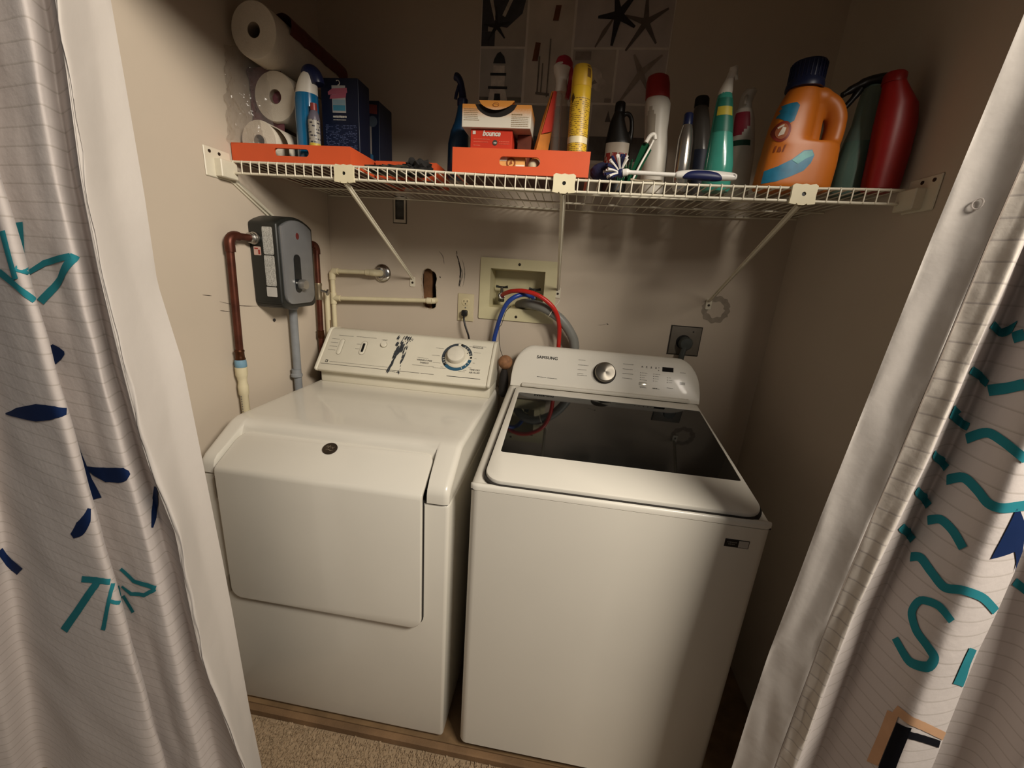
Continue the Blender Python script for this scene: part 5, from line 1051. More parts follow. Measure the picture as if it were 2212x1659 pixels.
PRINT_R = [
  ["teal", [[5.0, 1.23, 5.274, 1.2193], [5.0, 1.2313, 5.349, 1.2219], [5.146, 1.2352, 5.452, 1.2259], [5.297, 1.2399, 5.566, 1.2304], [5.442, 1.2446, 5.68, 1.2345], [5.583, 1.2487, 5.782, 1.2377], [5.725, 1.2515, 5.851, 1.2391], [5.873, 1.2526, 5.912, 1.2395], [6.027, 1.2525, 6.01, 1.2394], [6.161, 1.2517, 6.12, 1.2389], [6.275, 1.2507, 6.223, 1.238], [6.372, 1.2495, 6.319, 1.237], [6.459, 1.2484, 6.404, 1.236], [6.557, 1.2468, 6.495, 1.2347], [6.675, 1.2446, 6.607, 1.2327], [6.803, 1.242, 6.729, 1.2303], [6.936, 1.2391, 6.852, 1.2277], [7.057, 1.2362, 6.965, 1.2252], [7.13, 1.2341, 7.046, 1.2233]]],
  ["teal", [[5.0, 1.1625, 5.205, 1.1501], [5.0, 1.1633, 5.273, 1.1524], [5.058, 1.1655, 5.363, 1.1558], [5.202, 1.1697, 5.46, 1.1596], [5.338, 1.1739, 5.553, 1.1631], [5.471, 1.1776, 5.63, 1.1655], [5.611, 1.1802, 5.669, 1.1663], [5.751, 1.1807, 5.706, 1.1664], [5.881, 1.18, 5.784, 1.166], [6.012, 1.1785, 5.883, 1.165], [6.126, 1.1768, 5.993, 1.1635], [6.214, 1.1751, 6.096, 1.1619], [6.285, 1.1737, 6.172, 1.1606], [6.353, 1.1722, 6.235, 1.1593], [6.423, 1.1701, 6.302, 1.1576], [6.489, 1.168, 6.371, 1.1555], [6.549, 1.1661, 6.44, 1.1534], [6.6, 1.1646, 6.509, 1.1516], [6.638, 1.1639, 6.576, 1.1504], [6.673, 1.1635, 6.639, 1.1498], [6.716, 1.1633, 6.703, 1.1495], [6.762, 1.1632, 6.77, 1.1495], [6.811, 1.1634, 6.843, 1.1498], [6.861, 1.1638, 6.921, 1.1503], [6.912, 1.1644, 7.012, 1.1509], [6.99, 1.1655, 7.113, 1.1519], [7.099, 1.1671, 7.22, 1.1532], [7.209, 1.1687, 7.327, 1.1544], [7.309, 1.17, 7.427, 1.1555], [7.392, 1.1709, 7.512, 1.1562], [7.447, 1.1714, 7.569, 1.1566]]],
  ["teal", [[5.0, 1.0912, 5.196, 1.0797], [5.0, 1.0916, 5.251, 1.0817], [5.067, 1.0938, 5.322, 1.0846], [5.181, 1.0974, 5.396, 1.0877], [5.296, 1.1011, 5.467, 1.0905], [5.414, 1.1045, 5.525, 1.0923], [5.537, 1.1068, 5.557, 1.093], [5.655, 1.1074, 5.604, 1.0932], [5.769, 1.1071, 5.687, 1.0931], [5.888, 1.1061, 5.786, 1.0924], [6.011, 1.1047, 5.89, 1.0914], [6.115, 1.1031, 5.991, 1.09], [6.195, 1.1014, 6.072, 1.0886], [6.27, 1.0993, 6.141, 1.0869], [6.346, 1.0965, 6.218, 1.0845], [6.418, 1.0934, 6.293, 1.0816], [6.483, 1.0904, 6.359, 1.0787], [6.535, 1.0879, 6.413, 1.0762], [6.568, 1.0862, 6.448, 1.0746]]],
  ["teal", [[5.0, 1.0231, 5.135, 1.0096], [5.0, 1.0233, 5.186, 1.0114], [5.002, 1.024, 5.247, 1.0139], [5.112, 1.0272, 5.306, 1.0164], [5.224, 1.0307, 5.359, 1.0184], [5.343, 1.0338, 5.397, 1.0196], [5.467, 1.0356, 5.413, 1.0199], [5.576, 1.0355, 5.454, 1.0198], [5.677, 1.0343, 5.533, 1.019], [5.778, 1.0326, 5.626, 1.0176], [5.88, 1.0306, 5.723, 1.0158], [5.978, 1.0286, 5.821, 1.014], [6.063, 1.027, 5.91, 1.0125], [6.142, 1.0253, 5.999, 1.011], [6.222, 1.0233, 6.095, 1.009], [6.298, 1.0213, 6.187, 1.0069], [6.367, 1.0196, 6.274, 1.005], [6.425, 1.0185, 6.357, 1.0037], [6.463, 1.0182, 6.44, 1.0035], [6.496, 1.0188, 6.523, 1.0049], [6.546, 1.0204, 6.6, 1.0073], [6.606, 1.0227, 6.673, 1.01], [6.673, 1.0252, 6.742, 1.0125], [6.745, 1.0276, 6.804, 1.0143], [6.818, 1.0291, 6.859, 1.0153], [6.896, 1.0297, 6.925, 1.0158], [6.989, 1.0298, 7.015, 1.0157], [7.094, 1.029, 7.11, 1.0149], [7.192, 1.0273, 7.196, 1.0133], [7.283, 1.0249, 7.271, 1.0113], [7.369, 1.0217, 7.33, 1.0092], [7.459, 1.0173, 7.392, 1.0062], [7.56, 1.0114, 7.476, 1.0014], [7.672, 1.0048, 7.571, 0.9955], [7.793, 0.9979, 7.67, 0.9893], [7.923, 0.9915, 7.767, 0.9835], [8.0, 0.9875, 7.844, 0.9794]]],
  ["teal", [[5.014, 1.3061, 5.324, 1.2928], [5.107, 1.3072, 5.388, 1.294], [5.226, 1.3089, 5.481, 1.2958], [5.351, 1.3109, 5.588, 1.2978], [5.47, 1.313, 5.699, 1.3], [5.577, 1.3149, 5.805, 1.3021], [5.663, 1.3165, 5.898, 1.3038], [5.747, 1.3182, 5.994, 1.3056], [5.85, 1.3202, 6.1, 1.3077], [5.961, 1.3223, 6.196, 1.3098], [6.068, 1.3242, 6.278, 1.3118], [6.147, 1.3257, 6.342, 1.3135], [6.195, 1.3268, 6.382, 1.3146]]],
  ["teal", [[5.0, 1.3809, 5.347, 1.3681], [5.414, 1.3876, 5.695, 1.3752]]],
  ["teal", [[3.0, 1.2689, 3.0, 1.2601], [3.114, 1.2666, 3.0, 1.2584], [3.308, 1.2627, 3.0, 1.2558], [3.498, 1.2582, 3.252, 1.251], [3.688, 1.2537, 3.469, 1.2459], [3.877, 1.2502, 3.667, 1.2412], [4.044, 1.2482, 3.861, 1.2375], [4.203, 1.2474, 4.099, 1.2353], [4.397, 1.247, 4.348, 1.2347], [4.591, 1.2472, 4.57, 1.2349], [4.762, 1.2474, 4.753, 1.2353], [4.898, 1.2476, 4.89, 1.2356], [4.987, 1.2476, 4.973, 1.2357]]],
  ["teal", [[3.0, 1.2044, 3.0, 1.1945], [3.579, 1.1899, 3.386, 1.1818], [4.224, 1.1794, 3.947, 1.168], [4.858, 1.1781, 4.652, 1.1649]]],
  ["teal", [[3.151, 1.141, 3.0, 1.1331], [3.667, 1.1239, 3.434, 1.1172], [4.292, 1.1132, 3.932, 1.1015], [4.906, 1.1125, 4.632, 1.0979]]],
  ["teal", [[3.29, 1.0743, 3.004, 1.0681], [3.722, 1.0578, 3.522, 1.0499], [4.322, 1.0487, 3.979, 1.0351], [4.92, 1.0502, 4.656, 1.0339]]],
  ["teal", [[3.194, 1.3945, 3.0, 1.3861], [3.341, 1.393, 3.087, 1.3847], [3.526, 1.3905, 3.314, 1.3821], [3.727, 1.3879, 3.546, 1.379], [3.943, 1.3856, 3.802, 1.3758], [4.135, 1.3844, 4.135, 1.3735], [4.196, 1.3842, 4.47, 1.3731], [4.284, 1.3848, 4.717, 1.375], [4.453, 1.387, 4.911, 1.378], [4.629, 1.39, 5.0, 1.3811], [4.787, 1.3931, 5.0, 1.384], [4.916, 1.3958, 5.0, 1.3863], [5.003, 1.3976, 5.0, 1.3878]]],
  ["teal", [[3.121, 1.3316, 3.0, 1.3222], [3.756, 1.3223, 3.625, 1.3125], [4.493, 1.3165, 4.344, 1.3055], [5.0, 1.3125, 4.981, 1.3024]]],
  ["teal", [[3.015, 1.2749, 3.0, 1.2667], [3.707, 1.2598, 3.446, 1.2529]]],
  ["teal", [[6.853, 0.9627, 6.942, 0.9728], [6.804, 0.9642, 6.892, 0.9748], [6.735, 0.9664, 6.82, 0.9775], [6.657, 0.9687, 6.737, 0.9804], [6.578, 0.9707, 6.652, 0.9831], [6.506, 0.9719, 6.569, 0.9851], [6.452, 0.9722, 6.491, 0.9859], [6.397, 0.9717, 6.412, 0.9854], [6.323, 0.9705, 6.323, 0.9841], [6.24, 0.9687, 6.225, 0.9821], [6.156, 0.9665, 6.12, 0.9795], [6.086, 0.9644, 6.006, 0.9764], [6.052, 0.9631, 5.897, 0.9722], [6.037, 0.9619, 5.818, 0.9664], [6.012, 0.9588, 5.77, 0.9601], [5.989, 0.9547, 5.739, 0.9537], [5.976, 0.9503, 5.722, 0.9473], [5.973, 0.9463, 5.719, 0.9412], [5.979, 0.9437, 5.733, 0.9356], [6.001, 0.9413, 5.77, 0.9308], [6.046, 0.9379, 5.827, 0.9263], [6.104, 0.9343, 5.896, 0.9221], [6.164, 0.9308, 5.976, 0.9181], [6.222, 0.9278, 6.057, 0.9146], [6.269, 0.9256, 6.128, 0.9117], [6.318, 0.9238, 6.2, 0.9095], [6.38, 0.9222, 6.278, 0.9076], [6.45, 0.9205, 6.356, 0.906], [6.519, 0.919, 6.429, 0.9046], [6.584, 0.9174, 6.492, 0.9032], [6.636, 0.9158, 6.541, 0.9019], [6.683, 0.9145, 6.585, 0.9004], [6.733, 0.9132, 6.631, 0.8988], [6.787, 0.9116, 6.673, 0.8972], [6.842, 0.9096, 6.707, 0.8957], [6.897, 0.9067, 6.725, 0.8944], [6.948, 0.9024, 6.726, 0.894], [6.975, 0.8974, 6.724, 0.8931], [6.984, 0.8922, 6.722, 0.8906], [6.98, 0.8868, 6.714, 0.8876], [6.96, 0.8811, 6.703, 0.885], [6.919, 0.8752, 6.693, 0.8838], [6.844, 0.8694, 6.696, 0.8844], [6.758, 0.8659, 6.679, 0.8832], [6.671, 0.8629, 6.626, 0.8805], [6.577, 0.8599, 6.557, 0.8775], [6.478, 0.8571, 6.482, 0.8747], [6.376, 0.8549, 6.411, 0.8726], [6.274, 0.8542, 6.356, 0.8715], [6.166, 0.8554, 6.287, 0.872], [6.035, 0.8584, 6.183, 0.874], [5.886, 0.8624, 6.053, 0.877], [5.758, 0.8664, 5.911, 0.8806], [5.658, 0.8697, 5.799, 0.8835], [5.593, 0.8718, 5.726, 0.8851]]],
  ["teal", [[7.861, 0.9119, 7.575, 0.9232], [7.866, 0.9088, 7.573, 0.9204], [7.871, 0.9043, 7.571, 0.9162], [7.875, 0.8989, 7.57, 0.911], [7.877, 0.893, 7.569, 0.9052], [7.881, 0.8871, 7.57, 0.8992], [7.889, 0.8817, 7.57, 0.8935], [7.913, 0.8748, 7.57, 0.8871], [7.947, 0.8658, 7.573, 0.8789], [7.993, 0.8555, 7.579, 0.87], [8.0, 0.8465, 7.585, 0.8614], [8.0, 0.8389, 7.588, 0.8542], [8.0, 0.8339, 7.588, 0.8496]]],
  ["navy", [[7.3, 1.1589, 7.362, 1.1589], [7.274, 1.1343, 7.65, 1.1329], [7.239, 1.1068, 7.862, 1.1031], [7.189, 1.0792, 7.678, 1.0886]]],
  ["navy", [[7.57, 1.1051, 7.869, 1.1023], [7.691, 1.0885, 8.0, 1.0849], [7.892, 1.0687, 8.0, 1.0695], [8.0, 1.0508, 8.0, 1.0516]]],
  ["teal", [[9.3, 1.0111, 9.234, 0.9985], [9.499, 1.0038, 9.446, 0.9907], [9.678, 0.9974, 9.628, 0.9841]]],
  ["orange", [[6.416, 0.7767, 6.35, 0.7577], [6.631, 0.7791, 6.57, 0.7608], [6.845, 0.7792, 6.802, 0.762], [7.051, 0.7791, 7.035, 0.7626], [7.259, 0.774, 7.247, 0.7577], [7.455, 0.766, 7.444, 0.7497], [7.668, 0.7556, 7.655, 0.7392], [7.989, 0.7406, 7.958, 0.7246]]],
  ["orange", [[6.524, 0.7641, 6.207, 0.7519], [6.52, 0.7496, 6.198, 0.7367], [6.515, 0.7348, 6.188, 0.7213], [6.51, 0.7198, 6.178, 0.7057], [6.504, 0.7046, 6.168, 0.6899], [6.499, 0.6892, 6.158, 0.6739], [6.493, 0.6736, 6.147, 0.6576], [6.487, 0.6577, 6.136, 0.6411], [6.481, 0.6417, 6.125, 0.6244]]],
  ["black", [[6.956, 0.7584, 6.535, 0.7485], [6.955, 0.744, 6.53, 0.7334], [6.954, 0.7293, 6.525, 0.7181], [6.952, 0.7145, 6.52, 0.7026], [6.951, 0.6994, 6.515, 0.687], [6.949, 0.6842, 6.51, 0.6711], [6.948, 0.6688, 6.504, 0.655], [6.946, 0.6532, 6.499, 0.6386]]],
  ["black", [[6.926, 0.7513, 6.944, 0.7363], [7.167, 0.7507, 7.185, 0.7352], [7.378, 0.7455, 7.396, 0.7296], [7.594, 0.7374, 7.615, 0.7211], [7.874, 0.7257, 7.911, 0.7086]]]]
# ------------------------------------------------------------------ right half of the shelf
t = thing('cleaner_bottle', 'black bottle with loop handle and white red label behind the dish brush', 'bottle', (1.036, -.25, DK))
BLK = mat('black_bottle', '#15120f', .4)
bm = BM(); loft(bm, [(DK, 1.036, -.25, .034, .024), (DK+.006, 1.036, -.25, .038, .028), (1.795, 1.036, -.25, .038, .028), (1.82, 1.031, -.25, .030, .024), (1.85, 1.027, -.25, .022, .019), (1.868, 1.027, -.25, .016, .016), (1.882, 1.028, -.25, .012, .012)])
tube(bm, spline([(1.036, -.25, 1.868), (1.052, -.25, 1.873), (1.064, -.25, 1.862), (1.069, -.25, 1.835), (1.070, -.25, 1.805), (1.066, -.25, 1.775)], 5), .0065, 10); o = obj('body', bm, BLK, t); remesh(o, .003)
lathe_cap = obj('cap', lathe(BM(), [(.0145, 0), (.0152, .003), (.0145, .024), (.012, .027)], 1.029, -.25, 1.874, 20), BLK, t, 40)
b6 = [(DK, 1.036, -.25, .0388, .0288), (1.795, 1.036, -.25, .0388, .0288)]
lb = obj('label', patch(b6, 1.70, 1.792, 205, 320, .001), mat('label_pale', '#a39787', .5, noise_amt=.1), t, 40); obj('red_lettering', patch(b6, 1.715, 1.765, 210, 310, .0016, 5, 14, lambda u, v: (int(u*14)*7+int(v*5)*3) % 4 != 0), mat('label_red', '#7d2620', .5), lb, 40, kind='stuff')
# green scrub brush leaning
GRN = mat('green_plastic', '#0d3f27', .85, spec=.15)
t = thing('scrub_brush', 'green scrub brush with white handle leaning before the red-capped bottle', 'brush', (1.08, -.41, DK))
bm = BM(); A = [(1.058, -.412, 1.662), (1.076, -.412, 1.660), (1.112, -.395, 1.742), (1.098, -.395, 1.765), (1.086, -.398, 1.755)]; v1 = [bm.verts.new(p) for p in A]; bm.faces.new(v1); thicken(bm, (0, .012, 0)); obj('blade', bm, GRN, t, 0)
bm = BM(); tube(bm, spline([(1.070, -.418, 1.661), (1.085, -.414, 1.700), (1.103, -.408, 1.740), (1.113, -.404, 1.765)], 5), .0030, 8); obj('handle', bm, mat('handle_white', '#cfcac0', .3), t, 50)
bm = BM(); tube(bm, spline([(1.094, -.405, 1.757), (1.102, -.405, 1.772), (1.112, -.404, 1.776), (1.116, -.404, 1.764)], 4), .0055, 8); obj('handle_loop', bm, MATS['handle_white'], t, 50)
bm = BM()
for k in range(26):
    x = 1.032+random.uniform(0, .034); y = -.395+random.uniform(-.012, .012); tube(bm, [(x, y, 1.662), (x+random.uniform(-.006, .006), y, 1.705+random.uniform(-.01, .014))], .0013, 4)
obj('bristles', bm, GRN, t, 0, kind='stuff')
# red-capped white bottle
t = thing('detergent_bottle', 'white bottle with large red cap standing behind the green scrub brush', 'bottle', (1.142, -.28, DK))
b7 = [(DK, 1.146, -.28, .030, .028), (DK+.006, 1.146, -.28, .035, .032), (1.76, 1.141, -.28, .034, .032), (1.82, 1.134, -.28, .031, .029), (1.865, 1.130, -.28, .0335, .030), (1.888, 1.128, -.28, .0345, .030), (1.900, 1.126, -.28, .030, .028)]
o = obj('body', loft(BM(), b7), WHT, t, 40)
obj('handle_shade', patch(b7, 1.775, 1.875, 205, 255, .0006, 10, 6, lambda u, v: (u-.5)**2/.25+(v-.5)**2/.25 < 1), mat('recess_shade', '#9a9182', .6), o, 40)  # shade of the handle hollow, painted on as a darker oval
cap_(t, [(1.899, 1.1255, -.28, .0325, .0325), (1.935, 1.121, -.28, .0315, .0315), (1.950, 1.1195, -.28, .028, .028), (1.955, 1.119, -.28, .02, .02)], mat('cap_red', '#8e1f1c', .4), seg=32)
# silver bottle
t = thing('small_bottle', 'slim silver bottle with navy cap right of the white red-capped bottle', 'bottle', (1.207, -.34, DK))
SILV = mat('silver_bottle', '#a8a39c', .2, .85)
b8 = [(DK, 1.210, -.335, .016, .016), (DK+.004, 1.210, -.335, .0185, .0185), (1.73, 1.208, -.335, .0205, .0205), (1.785, 1.206, -.335, .0195, .0195), (1.81, 1.2055, -.335, .0150, .0150), (1.822, 1.205, -.335, .0115, .0115)]
obj('body', loft(BM(), b8), SILV, t, 40); cap_(t, [(1.821, 1.205, -.335, .0122, .0122), (1.845, 1.204, -.335, .0118, .0118), (1.849, 1.204, -.335, .0095, .0095)], NAVY)
# grey bottle
t = thing('small_bottle', 'smoky grey bottle with black cap behind the slim silver bottle', 'bottle', (1.272, -.22, DK))
b9 = [(DK, 1.283, -.22, .026, .024), (DK+.006, 1.283, -.22, .031, .028), (1.79, 1.277, -.22, .0325, .029), (1.85, 1.268, -.22, .0265, .025), (1.89, 1.262, -.22, .0215, .021), (1.905, 1.260, -.22, .0185, .0185)]
obj('body', loft(BM(), b9), mat('smoky_grey', '#57534f', .2, noise_amt=.06, coat=.4), t, 40)
obj('label', patch(b9, 1.69, 1.79, 230, 345, .0006), mat('label_navy', '#1d2438', .5, noise_amt=.3, scale=60), t, 40)
cap_(t, [(1.904, 1.260, -.22, .0202, .0202), (1.924, 1.2585, -.22, .0195, .0195), (1.929, 1.258, -.22, .0165, .0165)], BLK)
# teal spray bottle
t = thing('spray_bottle', 'teal translucent spray bottle with white nozzle and yellow label patch', 'spray bottle', (1.286, -.36, DK))
TEAL = mat('teal_bottle', '#3e9483', .2, noise_amt=.06, coat=.35)
b10 = [(DK, 1.298, -.36, .032, .026), (DK+.006, 1.298, -.36, .0365, .030), (1.72, 1.296, -.36, .0355, .030), (1.77, 1.291, -.36, .0305, .027), (1.80, 1.2875, -.36, .0265, .0245), (1.84, 1.2835, -.36, .0225, .0215), (1.868, 1.281, -.36, .0195, .0195), (1.884, 1.2795, -.36, .0165, .0165)]
bo = obj('body', loft(BM(), b10), TEAL, t, 40)
obj('label', patch(b10, 1.795, 1.872, 200, 340, .0006), mat('label_teal_dark', '#226a5a', .4), t, 40); obj('yellow_patch', patch(b10, 1.832, 1.852, 215, 315, .0010), mat('label_yellow', '#b8a83a', .45), t, 40)
bm = BM(); loft(bm, [(1.882, 1.279, -.36, .0165, .0165), (1.892, 1.2795, -.36, .0160, .0165), (1.905, 1.281, -.36, .0125, .015), (1.915, 1.283, -.36, .0100, .013)], 16); obj('collar', bm, WHT, t, 40)
bm = BM(); tube(bm, spline([(1.282, -.36, 1.91), (1.286, -.36, 1.922), (1.289, -.361, 1.933), (1.286, -.364, 1.944)], 4), [.0100, .010, .0098, .0098, .0102, .0108, .011, .011, .0108, .0105, .0098, .009, .0075], 12); tube(bm, spline([(1.290, -.363, 1.930), (1.296, -.366, 1.922), (1.298, -.367, 1.914)], 4), .0042, 8); obj('nozzle_head', bm, mat('nozzle_white', '#b9b4aa', .4), t, 50)
# white spray bottle with red label
t = thing('spray_bottle', 'white spray bottle with red and green label right of teal bottle', 'spray bottle', (1.373, -.26, DK))
b11 = [(DK, 1.388, -.26, .028, .024), (DK+.006, 1.388, -.26, .032, .028), (1.78, 1.381, -.26, .032, .028), (1.83, 1.3745, -.26, .029, .026), (1.865, 1.369, -.26, .0265, .024), (1.885, 1.366, -.26, .020, .020)]
obj('body', loft(BM(), b11), WHT, t, 40)
obj('label', patch(b11, 1.818, 1.875, 190, 285, .0006, 8, 12, lambda u, v: v > u*.9-.45), mat('label_crimson', '#93283a', .45), t, 40, label='crimson label'); obj('label', patch(b11, 1.792, 1.806, 190, 290, .0006, 2, 8), mat('label_green', '#1d4a3a', .45), t, 40, label='dark green band')
bm = BM(); loft(bm, [(1.883, 1.366, -.26, .019, .019), (1.90, 1.365, -.26, .016, .017), (1.915, 1.366, -.26, .0165, .018), (1.928, 1.370, -.262, .017, .02), (1.934, 1.371, -.262, .012, .015)], 16); tube(bm, spline([(1.362, -.27, 1.918), (1.357, -.28, 1.905), (1.356, -.283, 1.89)], 4), .0045, 8); obj('trigger_head', bm, mat('nozzle_white', '#b9b4aa', .4), t, 40)
# orange detergent jug
t = thing('detergent_jug', 'large orange laundry detergent jug with navy cap and grip hole', 'jug', (1.468, -.40, DK))
JO = mat('jug_orange', '#b8651b', .42, noise_amt=.03, scale=10)
bm = BM(); jy = -.395
loft(bm, [(DK, 1.469, jy, .082, .036, 3.2), (DK+.008, 1.469, jy, .088, .042, 3.2), (1.72, 1.471, jy, .087, .043, 3.2), (1.758, 1.472, jy, .084, .043, 3.0), (1.768, 1.470, jy, .080, .0425, 2.8)])
loft(bm, [(1.755, 1.435, jy, .048, .042, 2.6), (1.80, 1.437, jy, .046, .041, 2.6), (1.845, 1.442, jy, .042, .038, 2.4), (1.872, 1.448, jy, .037, .033, 2.2), (1.886, 1.450, jy, .033, .030)])
loft(bm, [(1.75, 1.466, jy, .044, .020, 3), (1.80, 1.465, jy, .043, .018, 3), (1.85, 1.463, jy, .042, .020, 2.6)])
tube(bm, spline([(1.455, jy, 1.866), (1.490, jy, 1.862), (1.520, jy, 1.848), (1.536, jy, 1.822), (1.539, jy, 1.790), (1.534, jy, 1.758), (1.520, jy, 1.735)], 6), [.022]*8+[.0195]*12+[.0185]*9+[.020]*8, 14, flat=1.25)
o = obj('body', bm, JO, t); remesh(o, .0034, 10, .6)
# thin web behind the grip hollow
bm = BM(); lathe(bm, [(.040, 0), (.0405, .004), (.0395, .012), (.0375, .016), (.0365, .052), (.0350, .056), (.030, .0575)], 1.449, jy, 1.882, 36); cp_ = obj('cap', bm, mat('cap_navy', '#121a38', .4), t, 40)
bm = BM()
for k in range(28):
    a = 2*PI*k/28; box(bm, -.0012, .0012, .0362, .0385, 1.900, 1.934); 
    vs = bm.verts[-8:]
    for v in vs: v.co = Vector((1.449+v.co.x*math.cos(a)-v.co.y*math.sin(a), jy+v.co.x*math.sin(a)+v.co.y*math.cos(a), v.co.z))
obj('cap_ridges', bm, MATS['cap_navy'], cp_, 0, kind='stuff')
jug_o = o
def project(m_name, col, polys, y_from, name, lab=None, off=.0008, parent=None, nsub=3):
    """flat printed label pressed onto the jug's own surface"""
    me = jug_o.data; bv = BVHTree.FromPolygons([v.co+Vector(t.location) for v in me.vertices], [tuple(p.vertices) for p in me.polygons])
    bm = BM()
    for poly in polys:
        f = bm.faces.new([bm.verts.new((p[0], p[1], 0)) for p in poly])
    bmesh.ops.triangulate(bm, faces=bm.faces[:])
    for _ in range(nsub): bmesh.ops.subdivide_edges(bm, edges=[e for e in bm.edges if e.calc_length() > .006], cuts=1, use_grid_fill=True); bmesh.ops.triangulate(bm, faces=bm.faces[:])
    dead = []
    for v in bm.verts:
        h = bv.ray_cast(Vector((v.co.x, y_from, v.co.y)), Vector((0, 1, 0)))
        if h[0] is None: dead.append(v)
        else: v.co = h[0]+h[1]*off
    bmesh.ops.delete(bm, geom=dead, context='VERTS')
    return obj(name, bm, mat(m_name, col, .4, noise_amt=.15, scale=60), parent or t, 50, label=lab)
project('jug_label_blue', '#1e6784', [[(1.393, 1.842), (1.425, 1.845), (1.432, 1.838), (1.426, 1.805), (1.415, 1.798), (1.398, 1.815), (1.388, 1.822)]], -.6, 'label', 'blue label cloud')
project('jug_label_ring', '#7a2a1e', [circ(1.407, 1.783, .0165, 20, .023)], -.6, 'logo_ring', None, .0012)
project('jug_label_in', '#9a5a3c', [circ(1.407, 1.783, .0115, 18, .017)], -.6, 'logo_centre', None, .0016)
project('jug_label_arm', '#d0c4b4', [[(1.401, 1.773), (1.411, 1.776), (1.413, 1.790), (1.407, 1.793), (1.409, 1.782), (1.402, 1.779)], [(1.399, 1.789), (1.409, 1.795), (1.408, 1.798), (1.398, 1.793)]], -.6, 'logo_arm', None, .0020)
project('jug_label_script', '#7d3a18', [[(1.398, 1.738), (1.401, 1.738), (1.403, 1.752), (1.400, 1.752)], [(1.405, 1.738), (1.412, 1.738), (1.413, 1.742), (1.408, 1.742), (1.410, 1.750), (1.407, 1.750)], [(1.415, 1.738), (1.418, 1.738), (1.421, 1.754), (1.418, 1.754)]], -.6, 'script_lettering', None, .0010, None, 1)['kind'] = 'stuff'
project('jug_label_swoosh', '#1b6c8c', [[(1.388, 1.668), (1.415, 1.672), (1.445, 1.684), (1.472, 1.698), (1.484, 1.715), (1.488, 1.732), (1.480, 1.744), (1.462, 1.742), (1.440, 1.722), (1.412, 1.706), (1.389, 1.697)]], -.6, 'label', 'blue and teal swoosh')
project('jug_label_light', '#4f9a9a', [[(1.440, 1.720), (1.462, 1.740), (1.480, 1.742), (1.486, 1.732), (1.470, 1.724), (1.455, 1.712)]], -.6, 'label', 'pale teal highlight', .0014)
# clear green spray bottle with long black trigger
t = thing('spray_bottle', 'clear greenish spray bottle with long black trigger between orange jug and red bottle', 'spray bottle', (1.612, -.375, DK))
b12 = [(DK, 1.618, -.372, .038, .030), (DK+.006, 1.618, -.372, .043, .034), (1.73, 1.618, -.372, .042, .034), (1.78, 1.617, -.372, .035, .030), (1.82, 1.616, -.372, .026, .024), (1.86, 1.614, -.372, .0235, .022), (1.89, 1.613, -.372, .0205, .020), (1.902, 1.613, -.372, .016, .016)]
obj('body', loft(BM(), b12), clear_mat('bottle_green_clear', '#7f9a90', .62, .08), t, 40)
b12i = [(z, x, y, rx*.93, ry*.93) for z, x, y, rx, ry in b12[1:4]]
obj('liquid', loft(BM(), b12i), mat('liquid_green', '#3f6a52', .2), t, 40)
bm = BM(); tube(bm, spline([(1.548, -.374, 1.882), (1.575, -.374, 1.900), (1.605, -.374, 1.913), (1.640, -.374, 1.920), (1.665, -.374, 1.921)], 5), [.0065]*3+[.009]*4+[.0115]*8+[.0095]*6, 12); obj('trigger_head', bm, BLK, t, 50)
bm = BM(); tube(bm, spline([(1.585, -.374, 1.896), (1.572, -.374, 1.872), (1.556, -.374, 1.850), (1.546, -.374, 1.835)], 5), [.0085]*4+[.007]*6+[.005]*6, 10); obj('trigger_blade', bm, BLK, t, 50)
# red bottle
t = thing('detergent_bottle', 'dark red plastic bottle at the far right end of the shelf', 'bottle', (1.652, -.436, DK))
RD = mat('red_plastic', '#8a0f0a', .4)
bm = BM(); loft(bm, [(DK, 1.652, -.436, .030, .024, 2.6), (DK+.006, 1.652, -.436, .036, .030, 2.6), (1.74, 1.650, -.436, .0385, .032, 2.6), (1.80, 1.646, -.436, .040, .033, 2.4), (1.84, 1.640, -.436, .037, .031, 2.2), (1.868, 1.628, -.436, .027, .025), (1.885, 1.620, -.436, .0215, .021), (1.896, 1.619, -.436, .019, .019)]); obj('body', bm, RD, t, 40)
cap_(t, [(1.8825, 1.618, -.436, .0222, .0222), (1.900, 1.6175, -.436, .0215, .0215), (1.904, 1.617, -.436, .018, .018)], mat('red_cap_dark', '#7a100c', .4), seg=24)
# navy sponge cloth and dish brush at the shelf edge
t = thing('dish_sponge', 'dark navy sponge pad behind the bristles of the dish brush', 'sponge', (.99, -.415, DK)); bm = BM(); r = bmesh.ops.create_icosphere(bm, subdivisions=4, radius=1)
for v in r['verts']:
    d = v.co.normalized(); v.co = Vector((.993+d.x*.033*(1+.1*noise.noise(d*3)), -.415+d.y*.022, DK+.024+d.z*.0235*(1+.12*noise.noise(d*4))))
obj('pad', bm, mat('navy_sponge', '#10163a', .8, noise_amt=.3, bump=.6), t, 60)
t = thing('dish_brush', 'white handled dish brush with navy grip and fanned bristles on the shelf edge', 'brush', (1.15, -.465, DK))
BW = mat('brush_white', '#d6d2cb', .35); BNV = mat('brush_navy', '#131a45', .45)
bm = BM(); tube(bm, spline([(1.040, -.458, 1.672), (1.052, -.459, 1.674), (1.062, -.460, 1.6735), (1.10, -.462, 1.6725), (1.14, -.463, 1.6715), (1.175, -.464, 1.671)], 6), [.0085]*6+[.0078, .007, .0062, .0058, .0055, .0052]+[.0050]*19, 12); obj('shaft', bm, BW, t, 60)
